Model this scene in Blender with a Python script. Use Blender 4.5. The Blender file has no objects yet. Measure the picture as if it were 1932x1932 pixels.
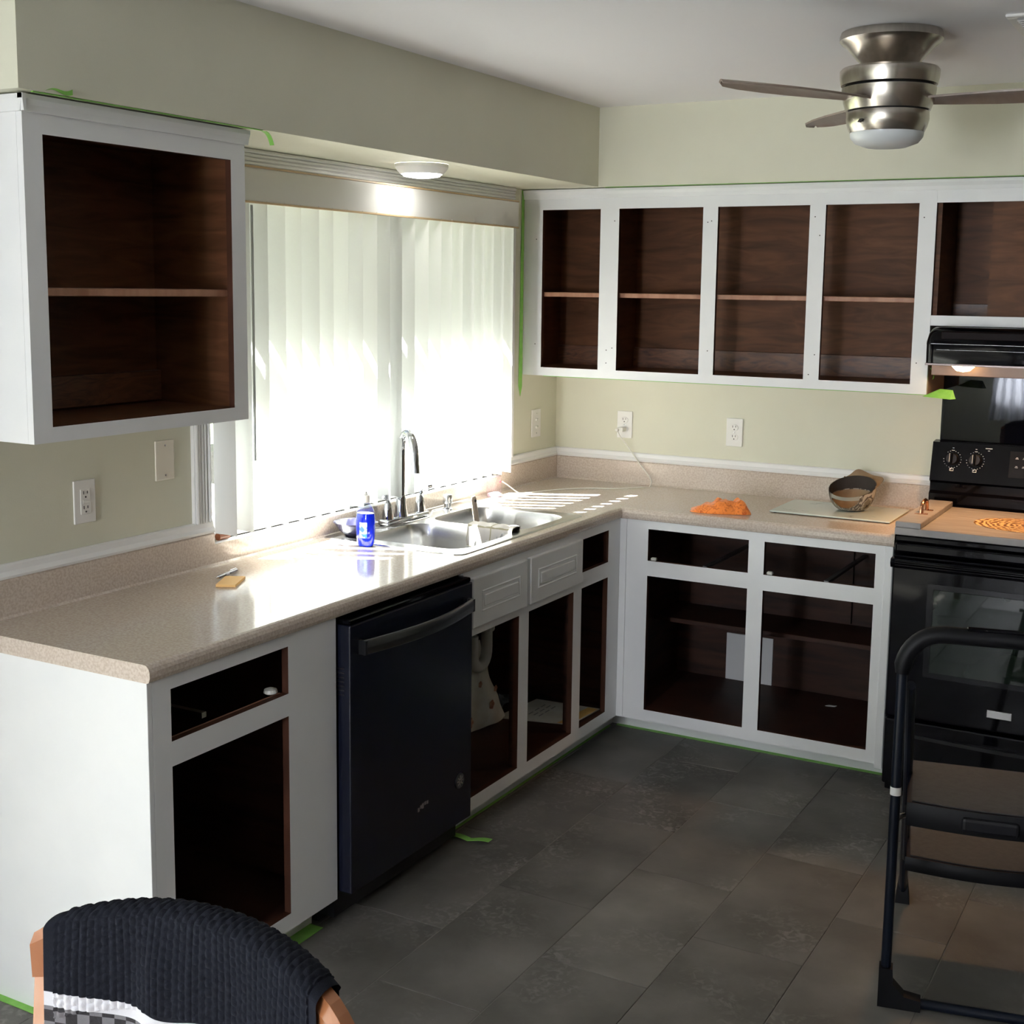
import bpy, bmesh, math, random
from mathutils import Vector, Matrix, noise
random.seed(7)
D = bpy.data; S = bpy.context.scene; COL = S.collection
PI = math.pi
def R(a): return math.radians(a)

# ---------------------------------------------------------------- camera
CX, CY, F = 986.38, 885.93, 2452.5
cam = D.cameras.new('camera'); camo = D.objects.new('camera', cam); COL.objects.link(camo)
cam.sensor_fit = 'HORIZONTAL'; cam.sensor_width = 36; cam.lens = F/1932*36
cam.shift_x = (966-CX)/1932; cam.shift_y = (CY-966)/1932; cam.clip_start = .02
yaw, pit, rol = 0.5037, -0.1385, 0.0137
fw = Vector((-math.sin(yaw)*math.cos(pit), math.cos(yaw)*math.cos(pit), math.sin(pit)))
r0 = Vector((math.cos(yaw), math.sin(yaw), 0)); u0 = r0.cross(fw)
rt = math.cos(rol)*r0+math.sin(rol)*u0; up = -math.sin(rol)*r0+math.cos(rol)*u0
mw = Matrix((rt, up, -fw)).transposed().to_4x4(); mw.translation = Vector((2.6223, -5.0526, 1.7349))
camo.matrix_world = mw; S.camera = camo
# ---------------------------------------------------------------- view
S.view_settings.view_transform = 'Standard'; S.view_settings.look = 'None'
S.view_settings.gamma = 1; S.view_settings.use_curve_mapping = False
S.view_settings.exposure = 0.38
S.cycles.use_denoising = True
S.cycles.max_bounces = 10; S.cycles.diffuse_bounces = 7; S.cycles.transparent_max_bounces = 12
S.cycles.sample_clamp_indirect = 6; S.cycles.caustics_reflective = False; S.cycles.caustics_refractive = False
# ---------------------------------------------------------------- sky and sun
AZ, EL = R(27), R(50)
W = D.worlds.new('world'); S.world = W; W.use_nodes = True
wn = W.node_tree; bg = wn.nodes['Background']
sky = wn.nodes.new('ShaderNodeTexSky'); sky.sky_type = 'NISHITA'; sky.sun_disc = False
sky.sun_elevation = EL; sky.sun_rotation = R(243); sky.air_density = 1.2; sky.dust_density = 2.0
wn.links.new(sky.outputs[0], bg.inputs[0]); bg.inputs[1].default_value = 0.15
def light(name, kind, loc, energy, color=(1, 1, 1), direction=None, **kw):
    l = D.lights.new(name, kind); o = D.objects.new(name, l); COL.objects.link(o)
    l.energy = energy; l.color = color; o.location = loc
    if direction: o.rotation_euler = Vector(direction).to_track_quat('-Z', 'Y').to_euler()
    for k, v in kw.items(): setattr(l, k, v)
    return o
sd = Vector((math.cos(AZ)*math.cos(EL), math.sin(AZ)*math.cos(EL), -math.sin(EL)))
light('sun', 'SUN', (-3, -4, 5), 105, (1, .975, .93), sd, angle=R(.55))
# daylight entering through the patio door (left) and the curtained window (front)
light('door_daylight', 'AREA', (-.16, -5.2, 1.15), 16, (.93, .96, 1), (1, 0, 0), shape='RECTANGLE', size=1.9, size_y=1.9)
light('window_daylight', 'AREA', (1.1, -8.72, 1.45), 400, (.95, .97, 1), (0, 1, 0), shape='RECTANGLE', size=1.3, size_y=1.5)

# ---------------------------------------------------------------- materials
def rgb(r, g, b):
    f = lambda c: (c/255/12.92 if c/255 <= .04045 else ((c/255+.055)/1.055)**2.4)
    return (f(r), f(g), f(b), 1)
MATS = {}
def mat(name, col, rough=.5, metal=0, col2=None, scale=8, stretch=(1, 1, 1), bump=0, bscale=60, detail=4, lo=.35, hi=.65,
        coat=0, aniso=0, spec=.5, rnd=0, trans=0, alpha=1, ior=1.45, sheen=0, rough2=None, distort=0):
    m = D.materials.new(name); m.use_nodes = True; nt = m.node_tree; b = nt.nodes['Principled BSDF']
    col = tuple(col)[:3]+(1,)
    b.inputs['Base Color'].default_value = col; b.inputs['Roughness'].default_value = rough
    b.inputs['Metallic'].default_value = metal; b.inputs['Specular IOR Level'].default_value = spec
    b.inputs['Coat Weight'].default_value = coat; b.inputs['Coat Roughness'].default_value = .08
    b.inputs['Anisotropic'].default_value = aniso; b.inputs['Transmission Weight'].default_value = trans
    b.inputs['IOR'].default_value = ior; b.inputs['Sheen Weight'].default_value = sheen
    tc = nt.nodes.new('ShaderNodeTexCoord')
    mp = nt.nodes.new('ShaderNodeMapping'); mp.inputs['Scale'].default_value = stretch
    nt.links.new(tc.outputs['Object'], mp.inputs[0])
    vec = mp.outputs[0]
    if rnd:
        oi = nt.nodes.new('ShaderNodeObjectInfo'); ad = nt.nodes.new('ShaderNodeVectorMath'); ad.operation = 'ADD'
        cb = nt.nodes.new('ShaderNodeVectorMath'); cb.operation = 'SCALE'; cb.inputs[3].default_value = 37
        cx = nt.nodes.new('ShaderNodeCombineXYZ')
        for i in range(3): nt.links.new(oi.outputs['Random'], cx.inputs[i])
        nt.links.new(cx.outputs[0], cb.inputs[0]); nt.links.new(vec, ad.inputs[0]); nt.links.new(cb.outputs[0], ad.inputs[1])
        vec = ad.outputs[0]
    if col2:
        n = nt.nodes.new('ShaderNodeTexNoise'); n.inputs['Scale'].default_value = scale; n.inputs['Detail'].default_value = detail
        n.inputs['Distortion'].default_value = distort
        nt.links.new(vec, n.inputs['Vector'])
        cr = nt.nodes.new('ShaderNodeValToRGB'); cr.color_ramp.elements[0].position = lo; cr.color_ramp.elements[1].position = hi
        cr.color_ramp.elements[0].color = col; cr.color_ramp.elements[1].color = tuple(col2)[:3]+(1,)
        nt.links.new(n.outputs[0], cr.inputs[0]); out = cr.outputs[0]
        if rnd:
            hv = nt.nodes.new('ShaderNodeHueSaturation'); mr = nt.nodes.new('ShaderNodeMapRange')
            mr.inputs['To Min'].default_value = 1-rnd; mr.inputs['To Max'].default_value = 1+rnd
            nt.links.new(oi.outputs['Random'], mr.inputs[0]); nt.links.new(mr.outputs[0], hv.inputs['Value'])
            nt.links.new(out, hv.inputs['Color']); out = hv.outputs[0]
        nt.links.new(out, b.inputs['Base Color'])
    if rough2 is not None:
        n3 = nt.nodes.new('ShaderNodeTexNoise'); n3.inputs['Scale'].default_value = scale*.6; nt.links.new(vec, n3.inputs['Vector'])
        mr = nt.nodes.new('ShaderNodeMapRange'); mr.inputs['From Min'].default_value = .3; mr.inputs['From Max'].default_value = .7
        mr.inputs['To Min'].default_value = rough; mr.inputs['To Max'].default_value = rough2
        nt.links.new(n3.outputs[0], mr.inputs[0]); nt.links.new(mr.outputs[0], b.inputs['Roughness'])
    if bump:
        n2 = nt.nodes.new('ShaderNodeTexNoise'); n2.inputs['Scale'].default_value = bscale; n2.inputs['Detail'].default_value = 3
        nt.links.new(vec, n2.inputs['Vector'])
        bp = nt.nodes.new('ShaderNodeBump'); bp.inputs['Strength'].default_value = bump; bp.inputs['Distance'].default_value = .002
        nt.links.new(n2.outputs[0], bp.inputs['Height']); nt.links.new(bp.outputs[0], b.inputs['Normal'])
    MATS[name] = m
    return m
def emis(name, col, st):
    m = D.materials.new(name); m.use_nodes = True; b = m.node_tree.nodes['Principled BSDF']
    b.inputs['Base Color'].default_value = tuple(col)+(1,); b.inputs['Emission Color'].default_value = tuple(col)+(1,)
    b.inputs['Emission Strength'].default_value = st; return m
wallm = mat('sage_wall_paint', (.645, .64, .52), .55, col2=(.675, .67, .55), scale=3, bump=.12, bscale=220)
bouncecutm = mat('dark_bounce_cut', (.10, .07, .05), .5, col2=(.14, .10, .07), scale=3)  # invented dark finish for the unseen right wall, cuts bounce light
ceilm = mat('ceiling_paint', (.83, .835, .875), .8, bump=.1, bscale=120)
whitem = mat('white_cabinet_paint', (.80, .81, .82), .35, col2=(.76, .775, .79), scale=5, bump=.08, bscale=90)
trimm = mat('white_trim_paint', (.82, .82, .82), .3, bump=.04, bscale=60)
woodin = mat('dark_plywood_interior', (.050, .018, .0065), .5, spec=.2, col2=(.135, .055, .023), scale=2.6, stretch=(1.5, 1.5, 9), bump=.08, bscale=30, detail=5, lo=.25, hi=.78, distort=1.4)
woodlo = mat('dark_base_interior', (.012, .0045, .003), .5, spec=.2, col2=(.042, .016, .009), scale=3.2, stretch=(1.2, 1.2, 9), bump=.12, bscale=30, detail=7, lo=.3, hi=.72, distort=.5)  # darker brown tone used for the base cabinet insides
woodpine = mat('knotty_pine_rail', (.040, .015, .007), .42, col2=(.14, .055, .024), scale=6, stretch=(1, 1, 5), detail=8, lo=.3, hi=.65, distort=3, bump=.1)
edgein = mat('unpainted_frame_edge', (.038, .014, .008), .55, spec=.15, col2=(.060, .023, .013), scale=9)
edgem = mat('shelf_edge_wood', (.26, .12, .07), .45, col2=(.36, .19, .12), scale=9, stretch=(3, 3, 1), bump=.1)
counterm = mat('speckled_laminate', (.49, .41, .345), .11, col2=(.60, .525, .46), scale=150, detail=4, lo=.38, hi=.62, rough2=.16, bump=.03, bscale=150)
tilem = mat('slate_tile', (.078, .074, .066), .42, col2=(.19, .18, .165), scale=3.2, detail=12, lo=.38, hi=.80, rnd=.2, bump=.35, bscale=45, rough2=.6)
groutm = mat('grout', (.20, .19, .175), .9, bump=.2)
steelm = mat('brushed_sink_steel', (.62, .62, .62), .24, 1, bump=.05, bscale=160)
chromem = mat('chrome', (.58, .59, .61), .10, 1)
nickelm = mat('brushed_nickel', (.47, .435, .39), .24, 1, col2=(.56, .52, .47), scale=60, stretch=(1, 1, .02), aniso=.5)
blackgl = mat('gloss_black_enamel', (.002, .002, .003), .06, spec=.17)
blackpl = mat('black_plastic', (.006, .006, .008), .38, spec=.3)
blackdark = mat('black_gap', (.004, .004, .004), .8)
dwm = mat('black_stainless', (.005, .006, .013), .26, .0, spec=.35, bump=.02)
dwhandle = mat('dark_brushed_handle', (.10, .10, .108), .28, 1)
ladderm = mat('ladder_black_paint', (.004, .006, .012), .3, spec=.25)
rubberm = mat('rubber', (.004, .004, .005), .5, spec=.18)
matm = mat('ribbed_step_mat', (.045, .042, .042), .6, col2=(.06, .056, .056), scale=60, bump=.3, bscale=200)
greentape = mat('green_masking_tape', (.17, .42, .065), .55, col2=(.22, .50, .09), scale=30, bump=.15, bscale=90)
platem = mat('white_plastic', (.82, .81, .78), .3)
almondm = mat('almond_plastic', (.76, .72, .62), .32)
slotm = mat('dark_slot', (.03, .025, .025), .6)
valm = mat('gloss_white_valance', (.74, .74, .70), .17, coat=.3)
goldm = mat('tan_edge_strip', (.52, .38, .22), .4)
orangem = mat('orange_microfibre', (.55, .10, .012), .9, col2=(.90, .26, .045), scale=42, distort=2.2, lo=.32, hi=.52, bump=.5, bscale=400, sheen=.4)  # darker orange noise paints in the shade of the folds
glassboard = mat('frosted_glass_board', (.60, .70, .66), .12, coat=.4, col2=(.66, .75, .71), scale=2)
marblem = mat('leaf_print', (.12, .18, .16), .3)
stoveboard = mat('grey_stained_wood', (.20, .19, .19), .42, col2=(.31, .29, .28), scale=7, stretch=(1, 9, 1), bump=.15, detail=6, lo=.3, hi=.7)
copperm = mat('copper_handle', (.62, .30, .17), .22, 1)
orangewood = mat('honey_oak', (.27, .098, .036), .32, col2=(.39, .155, .065), scale=9, stretch=(1, 1, .25), detail=6, lo=.3, hi=.7, coat=.25)
paperm = mat('yellow_orange_paper', (.90, .56, .22), .7)
penm = mat('pen_navy', (.02, .02, .05), .25); silverm = mat('silver_metal', (.7, .7, .7), .25, 1)
pvcm = mat('white_pvc', (.62, .62, .58), .35)
bagm = mat('floral_bag_paper', (.62, .62, .55), .6, col2=(.52, .50, .42), scale=9, lo=.45, hi=.6, bump=.2, bscale=40)
flowerm = mat('printed_flowers', (.30, .10, .06), .6, col2=(.5, .3, .18), scale=80)
cardm = mat('printed_card', (.62, .62, .57), .6, col2=(.55, .53, .46), scale=12)
yellowm = mat('yellow_print', (.70, .45, .14), .6)
whitecard = mat('white_card', (.55, .56, .57), .6)
bladem = mat('fan_blade_wood', (.20, .155, .13), .4, col2=(.25, .20, .17), scale=6, stretch=(6, 1, 1))
frostm = mat('frosted_glass_dome', (.70, .74, .77), .35, coat=.2)
navydish = mat('dark_glazed_dish', (.03, .03, .06), .1, coat=.5)
woodspoon = mat('pale_spatula', (.55, .45, .35), .5)
wirem = mat('dark_wire', (.12, .12, .12), .35, .8)
capin = mat('cap_lining', (.25, .17, .10), .85, col2=(.33, .23, .14), scale=14, bump=.3, bscale=200)
capband = mat('cap_sweatband', (.035, .027, .022), .85, bump=.3, bscale=200)
bronze = mat('hood_underside_metal', (.10, .065, .045), .4, .3, col2=(.14, .085, .06), scale=5)
warmlitm = mat('warm_lit_cabinet_side', (.42, .31, .26), .5, col2=(.36, .26, .21), scale=6, stretch=(1, 1, 8))  # brown tint paints warm lamp light onto the white cabinet side
oveng = mat('oven_window_glass', (.008, .013, .010), .03, spec=.5, col2=(.014, .020, .014), scale=2)
whiteink = mat('white_ink', (.75, .75, .75), .5)
sagewhite = mat('thin_cord', (.78, .76, .70), .5)
grassm = mat('lawn', (.10, .13, .06), .9, col2=(.15, .18, .09), scale=12)
pavem = mat('pale_patio', (.07, .07, .065), .9, col2=(.11, .105, .10), scale=4)
leafm = mat('hedge_leaves', (.06, .14, .03), .8, col2=(.15, .26, .07), scale=9)
brownknob = mat('brown_varnish', (.22, .07, .03), .3)
carpetm = None

def scuffs(m):                                         # pale chalky wear in patches, part of the printed stone look
    nt = m.node_tree; b = nt.nodes['Principled BSDF']; src = b.inputs['Base Color'].links[0].from_socket
    vec = next(n for n in nt.nodes if n.type == 'VECT_MATH' and n.operation == 'ADD').outputs[0]
    a = nt.nodes.new('ShaderNodeTexNoise'); a.inputs['Scale'].default_value = 3.0; a.inputs['Detail'].default_value = 3
    f = nt.nodes.new('ShaderNodeTexNoise'); f.inputs['Scale'].default_value = 38; f.inputs['Detail'].default_value = 8; f.inputs['Distortion'].default_value = 1.2
    for n in (a, f): nt.links.new(vec, n.inputs['Vector'])
    r1_ = nt.nodes.new('ShaderNodeMapRange'); r1_.inputs['From Min'].default_value = .50; r1_.inputs['From Max'].default_value = .70
    r2_ = nt.nodes.new('ShaderNodeMapRange'); r2_.inputs['From Min'].default_value = .48; r2_.inputs['From Max'].default_value = .66
    nt.links.new(a.outputs[0], r1_.inputs[0]); nt.links.new(f.outputs[0], r2_.inputs[0])
    mu = nt.nodes.new('ShaderNodeMath'); mu.operation = 'MULTIPLY'; nt.links.new(r1_.outputs[0], mu.inputs[0]); nt.links.new(r2_.outputs[0], mu.inputs[1])
    m2 = nt.nodes.new('ShaderNodeMath'); m2.operation = 'MULTIPLY'; m2.inputs[1].default_value = .75; nt.links.new(mu.outputs[0], m2.inputs[0])
    mx = nt.nodes.new('ShaderNodeMix'); mx.data_type = 'RGBA'; nt.links.new(m2.outputs[0], mx.inputs[0]); nt.links.new(src, mx.inputs[6]); mx.inputs[7].default_value = (.27, .26, .245, 1)
    nt.links.new(mx.outputs[2], b.inputs['Base Color'])
scuffs(tilem)
def camo_mat():
    m = mat('camouflage_print', (.10, .085, .06), .85, bump=.3, bscale=260); nt = m.node_tree; b = nt.nodes['Principled BSDF']
    tc = nt.nodes.new('ShaderNodeTexCoord'); mp = nt.nodes.new('ShaderNodeMapping'); mp.inputs['Scale'].default_value = (1, 1, .55)
    n = nt.nodes.new('ShaderNodeTexNoise'); n.inputs['Scale'].default_value = 17; n.inputs['Detail'].default_value = 2; n.inputs['Distortion'].default_value = 1.4
    cr = nt.nodes.new('ShaderNodeValToRGB'); cr.color_ramp.interpolation = 'CONSTANT'
    e = cr.color_ramp.elements; e[0].position = 0; e[0].color = (.05, .04, .03, 1); e[1].position = .40; e[1].color = (.17, .14, .10, 1)
    for p, c in ((.49, (.34, .31, .26, 1)), (.55, (.10, .085, .07, 1)), (.62, (.40, .36, .31, 1))):
        x = e.new(p); x.color = c
    nt.links.new(tc.outputs['Object'], mp.inputs[0]); nt.links.new(mp.outputs[0], n.inputs['Vector']); nt.links.new(n.outputs[0], cr.inputs[0]); nt.links.new(cr.outputs[0], b.inputs['Base Color'])
    return m
camom = camo_mat()
def swirl_mat():                                   # burnt decoration on the stove board
    m = mat('wood_burnt_swirl', (.3, .2, .1), .4); nt = m.node_tree; b = nt.nodes['Principled BSDF']
    tc = nt.nodes.new('ShaderNodeTexCoord'); w = nt.nodes.new('ShaderNodeTexWave'); w.wave_type = 'RINGS'; w.rings_direction = 'Z'
    w.inputs['Scale'].default_value = 16; w.inputs['Distortion'].default_value = 7; w.inputs['Detail'].default_value = 3; w.inputs['Detail Scale'].default_value = 2.2
    cr = nt.nodes.new('ShaderNodeValToRGB'); e = cr.color_ramp.elements
    e[0].position = .35; e[0].color = (.13, .06, .02, 1); e[1].position = .62; e[1].color = (.62, .42, .20, 1)
    nt.links.new(tc.outputs['Object'], w.inputs['Vector']); nt.links.new(w.outputs[0], cr.inputs[0]); nt.links.new(cr.outputs[0], b.inputs['Base Color'])
    return m
swirlm = swirl_mat()
def towel_mat():
    m = mat('waffle_towel', (.010, .011, .015), .95, sheen=.15); nt = m.node_tree; b = nt.nodes['Principled BSDF']
    uv = nt.nodes.new('ShaderNodeUVMap'); uv.uv_map = 'uv'; sp = nt.nodes.new('ShaderNodeSeparateXYZ'); nt.links.new(uv.outputs[0], sp.inputs[0])
    cr = nt.nodes.new('ShaderNodeValToRGB'); cr.color_ramp.interpolation = 'CONSTANT'; e = cr.color_ramp.elements
    dark = (.010, .011, .016, 1); mp = nt.nodes.new('ShaderNodeMapping'); mp.inputs['Scale'].default_value = (1, 1, 1)
    e[0].position = 0; e[0].color = (0, 0, 0, 1); e[1].position = .152; e[1].color = (.5, .5, .5, 1)
    x = e.new(.168); x.color = (1, 1, 1, 1)
    nt.links.new(sp.outputs[1], cr.inputs[0])
    ck = nt.nodes.new('ShaderNodeTexChecker'); ck.inputs['Scale'].default_value = 62; ck.inputs['Color1'].default_value = (.035, .033, .036, 1); ck.inputs['Color2'].default_value = (.16, .155, .165, 1)
    nt.links.new(uv.outputs[0], ck.inputs[0])
    m1 = nt.nodes.new('ShaderNodeMix'); m1.data_type = 'RGBA'; m2 = nt.nodes.new('ShaderNodeMix'); m2.data_type = 'RGBA'
    g1 = nt.nodes.new('ShaderNodeMath'); g1.operation = 'GREATER_THAN'; g1.inputs[1].default_value = .25
    g2 = nt.nodes.new('ShaderNodeMath'); g2.operation = 'GREATER_THAN'; g2.inputs[1].default_value = .75
    nt.links.new(cr.outputs[0], g1.inputs[0]); nt.links.new(cr.outputs[0], g2.inputs[0])
    m1.inputs[6].default_value = dark; m1.inputs[7].default_value = (.62, .62, .66, 1); nt.links.new(g1.outputs[0], m1.inputs[0])
    nt.links.new(m1.outputs[2], m2.inputs[6]); nt.links.new(ck.outputs[0], m2.inputs[7]); nt.links.new(g2.outputs[0], m2.inputs[0])
    nt.links.new(m2.outputs[2], b.inputs['Base Color'])
    n = nt.nodes.new('ShaderNodeTexNoise'); n.inputs['Scale'].default_value = 700; tc = nt.nodes.new('ShaderNodeTexCoord'); nt.links.new(tc.outputs['Object'], n.inputs['Vector'])
    bp = nt.nodes.new('ShaderNodeBump'); bp.inputs['Strength'].default_value = .5; bp.inputs['Distance'].default_value = .001
    nt.links.new(n.outputs[0], bp.inputs['Height']); nt.links.new(bp.outputs[0], b.inputs['Normal'])
    return m
towelm = towel_mat(); towelm.node_tree.nodes['Principled BSDF'].inputs['Sheen Weight'].default_value = 0; towelm.node_tree.nodes['Principled BSDF'].inputs['Specular IOR Level'].default_value = .1
def check_mat():
    m = mat('checked_dishcloth', (.70, .66, .62), .9); nt = m.node_tree; b = nt.nodes['Principled BSDF']
    uv = nt.nodes.new('ShaderNodeUVMap'); uv.uv_map = 'uv'; br = nt.nodes.new('ShaderNodeTexBrick')
    br.offset = 0; br.inputs['Scale'].default_value = 1; br.inputs['Brick Width'].default_value = .085; br.inputs['Row Height'].default_value = .07; br.inputs['Mortar Size'].default_value = .0022
    br.inputs['Color1'].default_value = (.72, .68, .64, 1); br.inputs['Color2'].default_value = (.66, .60, .56, 1); br.inputs['Mortar'].default_value = (.40, .36, .24, 1)
    nt.links.new(uv.outputs[0], br.inputs['Vector']); nt.links.new(br.outputs[0], b.inputs['Base Color']); return m
checkm = check_mat()
def clear(name, tint=(1, 1, 1), refl=.9):            # thin clear pane: lets daylight straight through, mirrors at grazing angles
    m = D.materials.new(name); m.use_nodes = True; nt = m.node_tree; nt.nodes.clear()
    o = nt.nodes.new('ShaderNodeOutputMaterial'); mx = nt.nodes.new('ShaderNodeMixShader'); t = nt.nodes.new('ShaderNodeBsdfTransparent'); g = nt.nodes.new('ShaderNodeBsdfGlossy')
    g.inputs['Roughness'].default_value = .01; t.inputs[0].default_value = tint+(1,)
    lw = nt.nodes.new('ShaderNodeLayerWeight'); lw.inputs[0].default_value = .5; pw = nt.nodes.new('ShaderNodeMath'); pw.operation = 'POWER'; pw.inputs[1].default_value = 5
    f = nt.nodes.new('ShaderNodeMath'); f.operation = 'MULTIPLY_ADD'; f.inputs[1].default_value = .9; f.inputs[2].default_value = .04
    nt.links.new(lw.outputs['Facing'], pw.inputs[0]); nt.links.new(pw.outputs[0], f.inputs[0])
    nt.links.new(f.outputs[0], mx.inputs[0]); nt.links.new(t.outputs[0], mx.inputs[1]); nt.links.new(g.outputs[0], mx.inputs[2]); nt.links.new(mx.outputs[0], o.inputs[0])
    return m
panem = clear('window_glass', (.97, .99, .98)); clearpl = clear('clear_plastic', (.90, .93, .97)); glasscup = clear('pink_tinted_glass', (.97, .92, .96))
def translucent(name, col, tcol, mix):
    m = D.materials.new(name); m.use_nodes = True; nt = m.node_tree; nt.nodes.clear()
    o = nt.nodes.new('ShaderNodeOutputMaterial'); mx = nt.nodes.new('ShaderNodeMixShader'); d = nt.nodes.new('ShaderNodeBsdfDiffuse'); t = nt.nodes.new('ShaderNodeBsdfTranslucent')
    d.inputs[0].default_value = col+(1,); t.inputs[0].default_value = tcol+(1,); mx.inputs[0].default_value = mix
    tc = nt.nodes.new('ShaderNodeTexCoord'); n = nt.nodes.new('ShaderNodeTexNoise'); n.inputs['Scale'].default_value = 60; nt.links.new(tc.outputs['Object'], n.inputs['Vector'])
    bp = nt.nodes.new('ShaderNodeBump'); bp.inputs['Strength'].default_value = .2; bp.inputs['Distance'].default_value = .002; nt.links.new(n.outputs[0], bp.inputs['Height'])
    nt.links.new(bp.outputs[0], d.inputs['Normal'])
    nt.links.new(d.outputs[0], mx.inputs[1]); nt.links.new(t.outputs[0], mx.inputs[2]); nt.links.new(mx.outputs[0], o.inputs[0]); return m
vanem = translucent('blind_vane_fabric', (.80, .80, .77), (.64, .68, .72), .20)
curtm = translucent('sheer_curtain', (.80, .82, .88), (.80, .83, .90), .6)
def bluesoap():
    m = D.materials.new('blue_soap_liquid'); m.use_nodes = True; nt = m.node_tree; b = nt.nodes['Principled BSDF']
    b.inputs['Base Color'].default_value = (.005, .03, .85, 1); b.inputs['Roughness'].default_value = .05
    b.inputs['Transmission Weight'].default_value = .45; b.inputs['IOR'].default_value = 1.36; b.inputs['Subsurface Weight'].default_value = .3
    b.inputs['Subsurface Radius'].default_value = (.02, .04, .3); b.inputs['Subsurface Scale'].default_value = .06; return m
soapm = bluesoap()
led = emis('led_disc', (1, .98, .95), 22); hoodled = emis('hood_bulb_glow', (1, .66, .32), 26)

# ---------------------------------------------------------------- mesh helpers
class MB:
    def __init__(s): s.bm = bmesh.new()
    def box(s, x0, x1, y0, y1, z0, z1, bev=0, seg=1, mx=None):
        v = [s.bm.verts.new((x, y, z)) for x in (x0, x1) for y in (y0, y1) for z in (z0, z1)]
        fs = [(0, 1, 3, 2), (4, 6, 7, 5), (0, 4, 5, 1), (2, 3, 7, 6), (0, 2, 6, 4), (1, 5, 7, 3)]
        f = [s.bm.faces.new([v[i] for i in q]) for q in fs]
        if bev:
            r = bmesh.ops.bevel(s.bm, geom=list({e for q in f for e in q.edges}), offset=bev, segments=seg, affect='EDGES', profile=.5)
            v = list({w for q in r['faces'] for w in q.verts} | {w for w in v if w.is_valid})
        if mx: bmesh.ops.transform(s.bm, matrix=mx, verts=[w for w in v if w.is_valid])
        return s
    def lathe(s, prof, c=(0, 0, 0), n=32, mx=None, sx=1, sy=1, cap=True):
        rings = []
        for r, z in prof:
            ring = []
            for i in range(n):
                a = 2*PI*i/n; p = Vector((r*sx*math.cos(a), r*sy*math.sin(a), z))
                if mx: p = mx @ p
                ring.append(s.bm.verts.new(p+Vector(c)))
            rings.append(ring)
        for a, b in zip(rings, rings[1:]):
            for i in range(n): s.bm.faces.new((a[i], a[(i+1) % n], b[(i+1) % n], b[i]))
        if cap:
            s.bm.faces.new(rings[0][::-1]); s.bm.faces.new(rings[-1])
        return s
    def tube(s, pts, r, n=10, sy=1, cap=True, closed=False):
        pts = [Vector(p) for p in pts]; N = len(pts); rings = []; ref = None
        for i, p in enumerate(pts):
            if closed: t = (pts[(i+1) % N]-pts[i-1])
            else: t = (pts[min(i+1, N-1)]-pts[max(i-1, 0)])
            t.normalize()
            if ref is None:
                ref = Vector((0, 0, 1)) if abs(t.z) < .9 else Vector((1, 0, 0))
            a = t.cross(ref).normalized(); b = a.cross(t).normalized(); ref = b
            rr = r[i] if isinstance(r, (list, tuple)) else r
            rings.append([s.bm.verts.new(p+a*rr*math.cos(2*PI*k/n)+b*rr*sy*math.sin(2*PI*k/n)) for k in range(n)])
        pr = list(zip(rings, rings[1:]))+([(rings[-1], rings[0])] if closed else [])
        for A, B in pr:
            for k in range(n): s.bm.faces.new((A[k], A[(k+1) % n], B[(k+1) % n], B[k]))
        if cap and not closed:
            s.bm.faces.new(rings[0][::-1]); s.bm.faces.new(rings[-1])
        return s
    def poly(s, pts, d):                              # flat outline swept by vector d
        d = Vector(d); a = [s.bm.verts.new(p) for p in pts]; b = [s.bm.verts.new(Vector(p)+d) for p in pts]
        s.bm.faces.new(a); s.bm.faces.new(b[::-1])
        for i in range(len(a)):
            j = (i+1) % len(a); s.bm.faces.new((a[j], a[i], b[i], b[j]))
        return s
    def grid(s, fn, nu, nv, uv=None, th=0):
        g = [[s.bm.verts.new(fn(i/nu, j/nv)) for j in range(nv+1)] for i in range(nu+1)]
        lay = s.bm.loops.layers.uv.get('uv') or s.bm.loops.layers.uv.new('uv')
        for i in range(nu):
            for j in range(nv):
                f = s.bm.faces.new((g[i][j], g[i+1][j], g[i+1][j+1], g[i][j+1]))
                q = ((i, j), (i+1, j), (i+1, j+1), (i, j+1))
                for l, (a, b) in zip(f.loops, q):
                    l[lay].uv = uv(a/nu, b/nv) if uv else (a/nu, b/nv)
        if th:
            s.bm.normal_update()
            r = bmesh.ops.solidify(s.bm, geom=list(s.bm.faces), thickness=th)
        return s
    def xf(s, m): bmesh.ops.transform(s.bm, matrix=m, verts=list(s.bm.verts)); return s
def wloc(o):
    v = Vector((0, 0, 0))
    while o: v = v+o.location; o = o.parent
    return v
def obj(name, mb, m, parent=None, smooth=False, label=None, kind=None, loc=None):
    bm = mb.bm; o_loc = wloc(parent) if parent else (Vector(loc) if loc else Vector((0, 0, 0)))
    if o_loc.length: bmesh.ops.translate(bm, verts=list(bm.verts), vec=-o_loc)
    bmesh.ops.recalc_face_normals(bm, faces=list(bm.faces))
    me = D.meshes.new(name); bm.to_mesh(me); bm.free()
    if m: me.materials.append(m)
    if 'face_frame' in name: me.materials.append(edgein)      # unpainted inner edges of the openings
    if smooth:
        me.polygons.foreach_set('use_smooth', [True]*len(me.polygons))
        try: me.set_sharp_from_angle(angle=R(35))
        except Exception: pass
    o = D.objects.new(name, me); COL.objects.link(o)
    if parent: o.parent = parent
    elif loc: o.location = loc
    if label: o['label'] = label
    if kind: o['kind'] = kind
    return o
def thing(name, label, cat, loc, group=None):
    o = D.objects.new(name, None); o.empty_display_size = .05; COL.objects.link(o); o.location = loc
    o['label'] = label; o['category'] = cat
    if group: o['group'] = group
    return o
def tag(o, label, cat, group=None):
    o['label'] = label; o['category'] = cat
    if group: o['group'] = group
    return o
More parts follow.
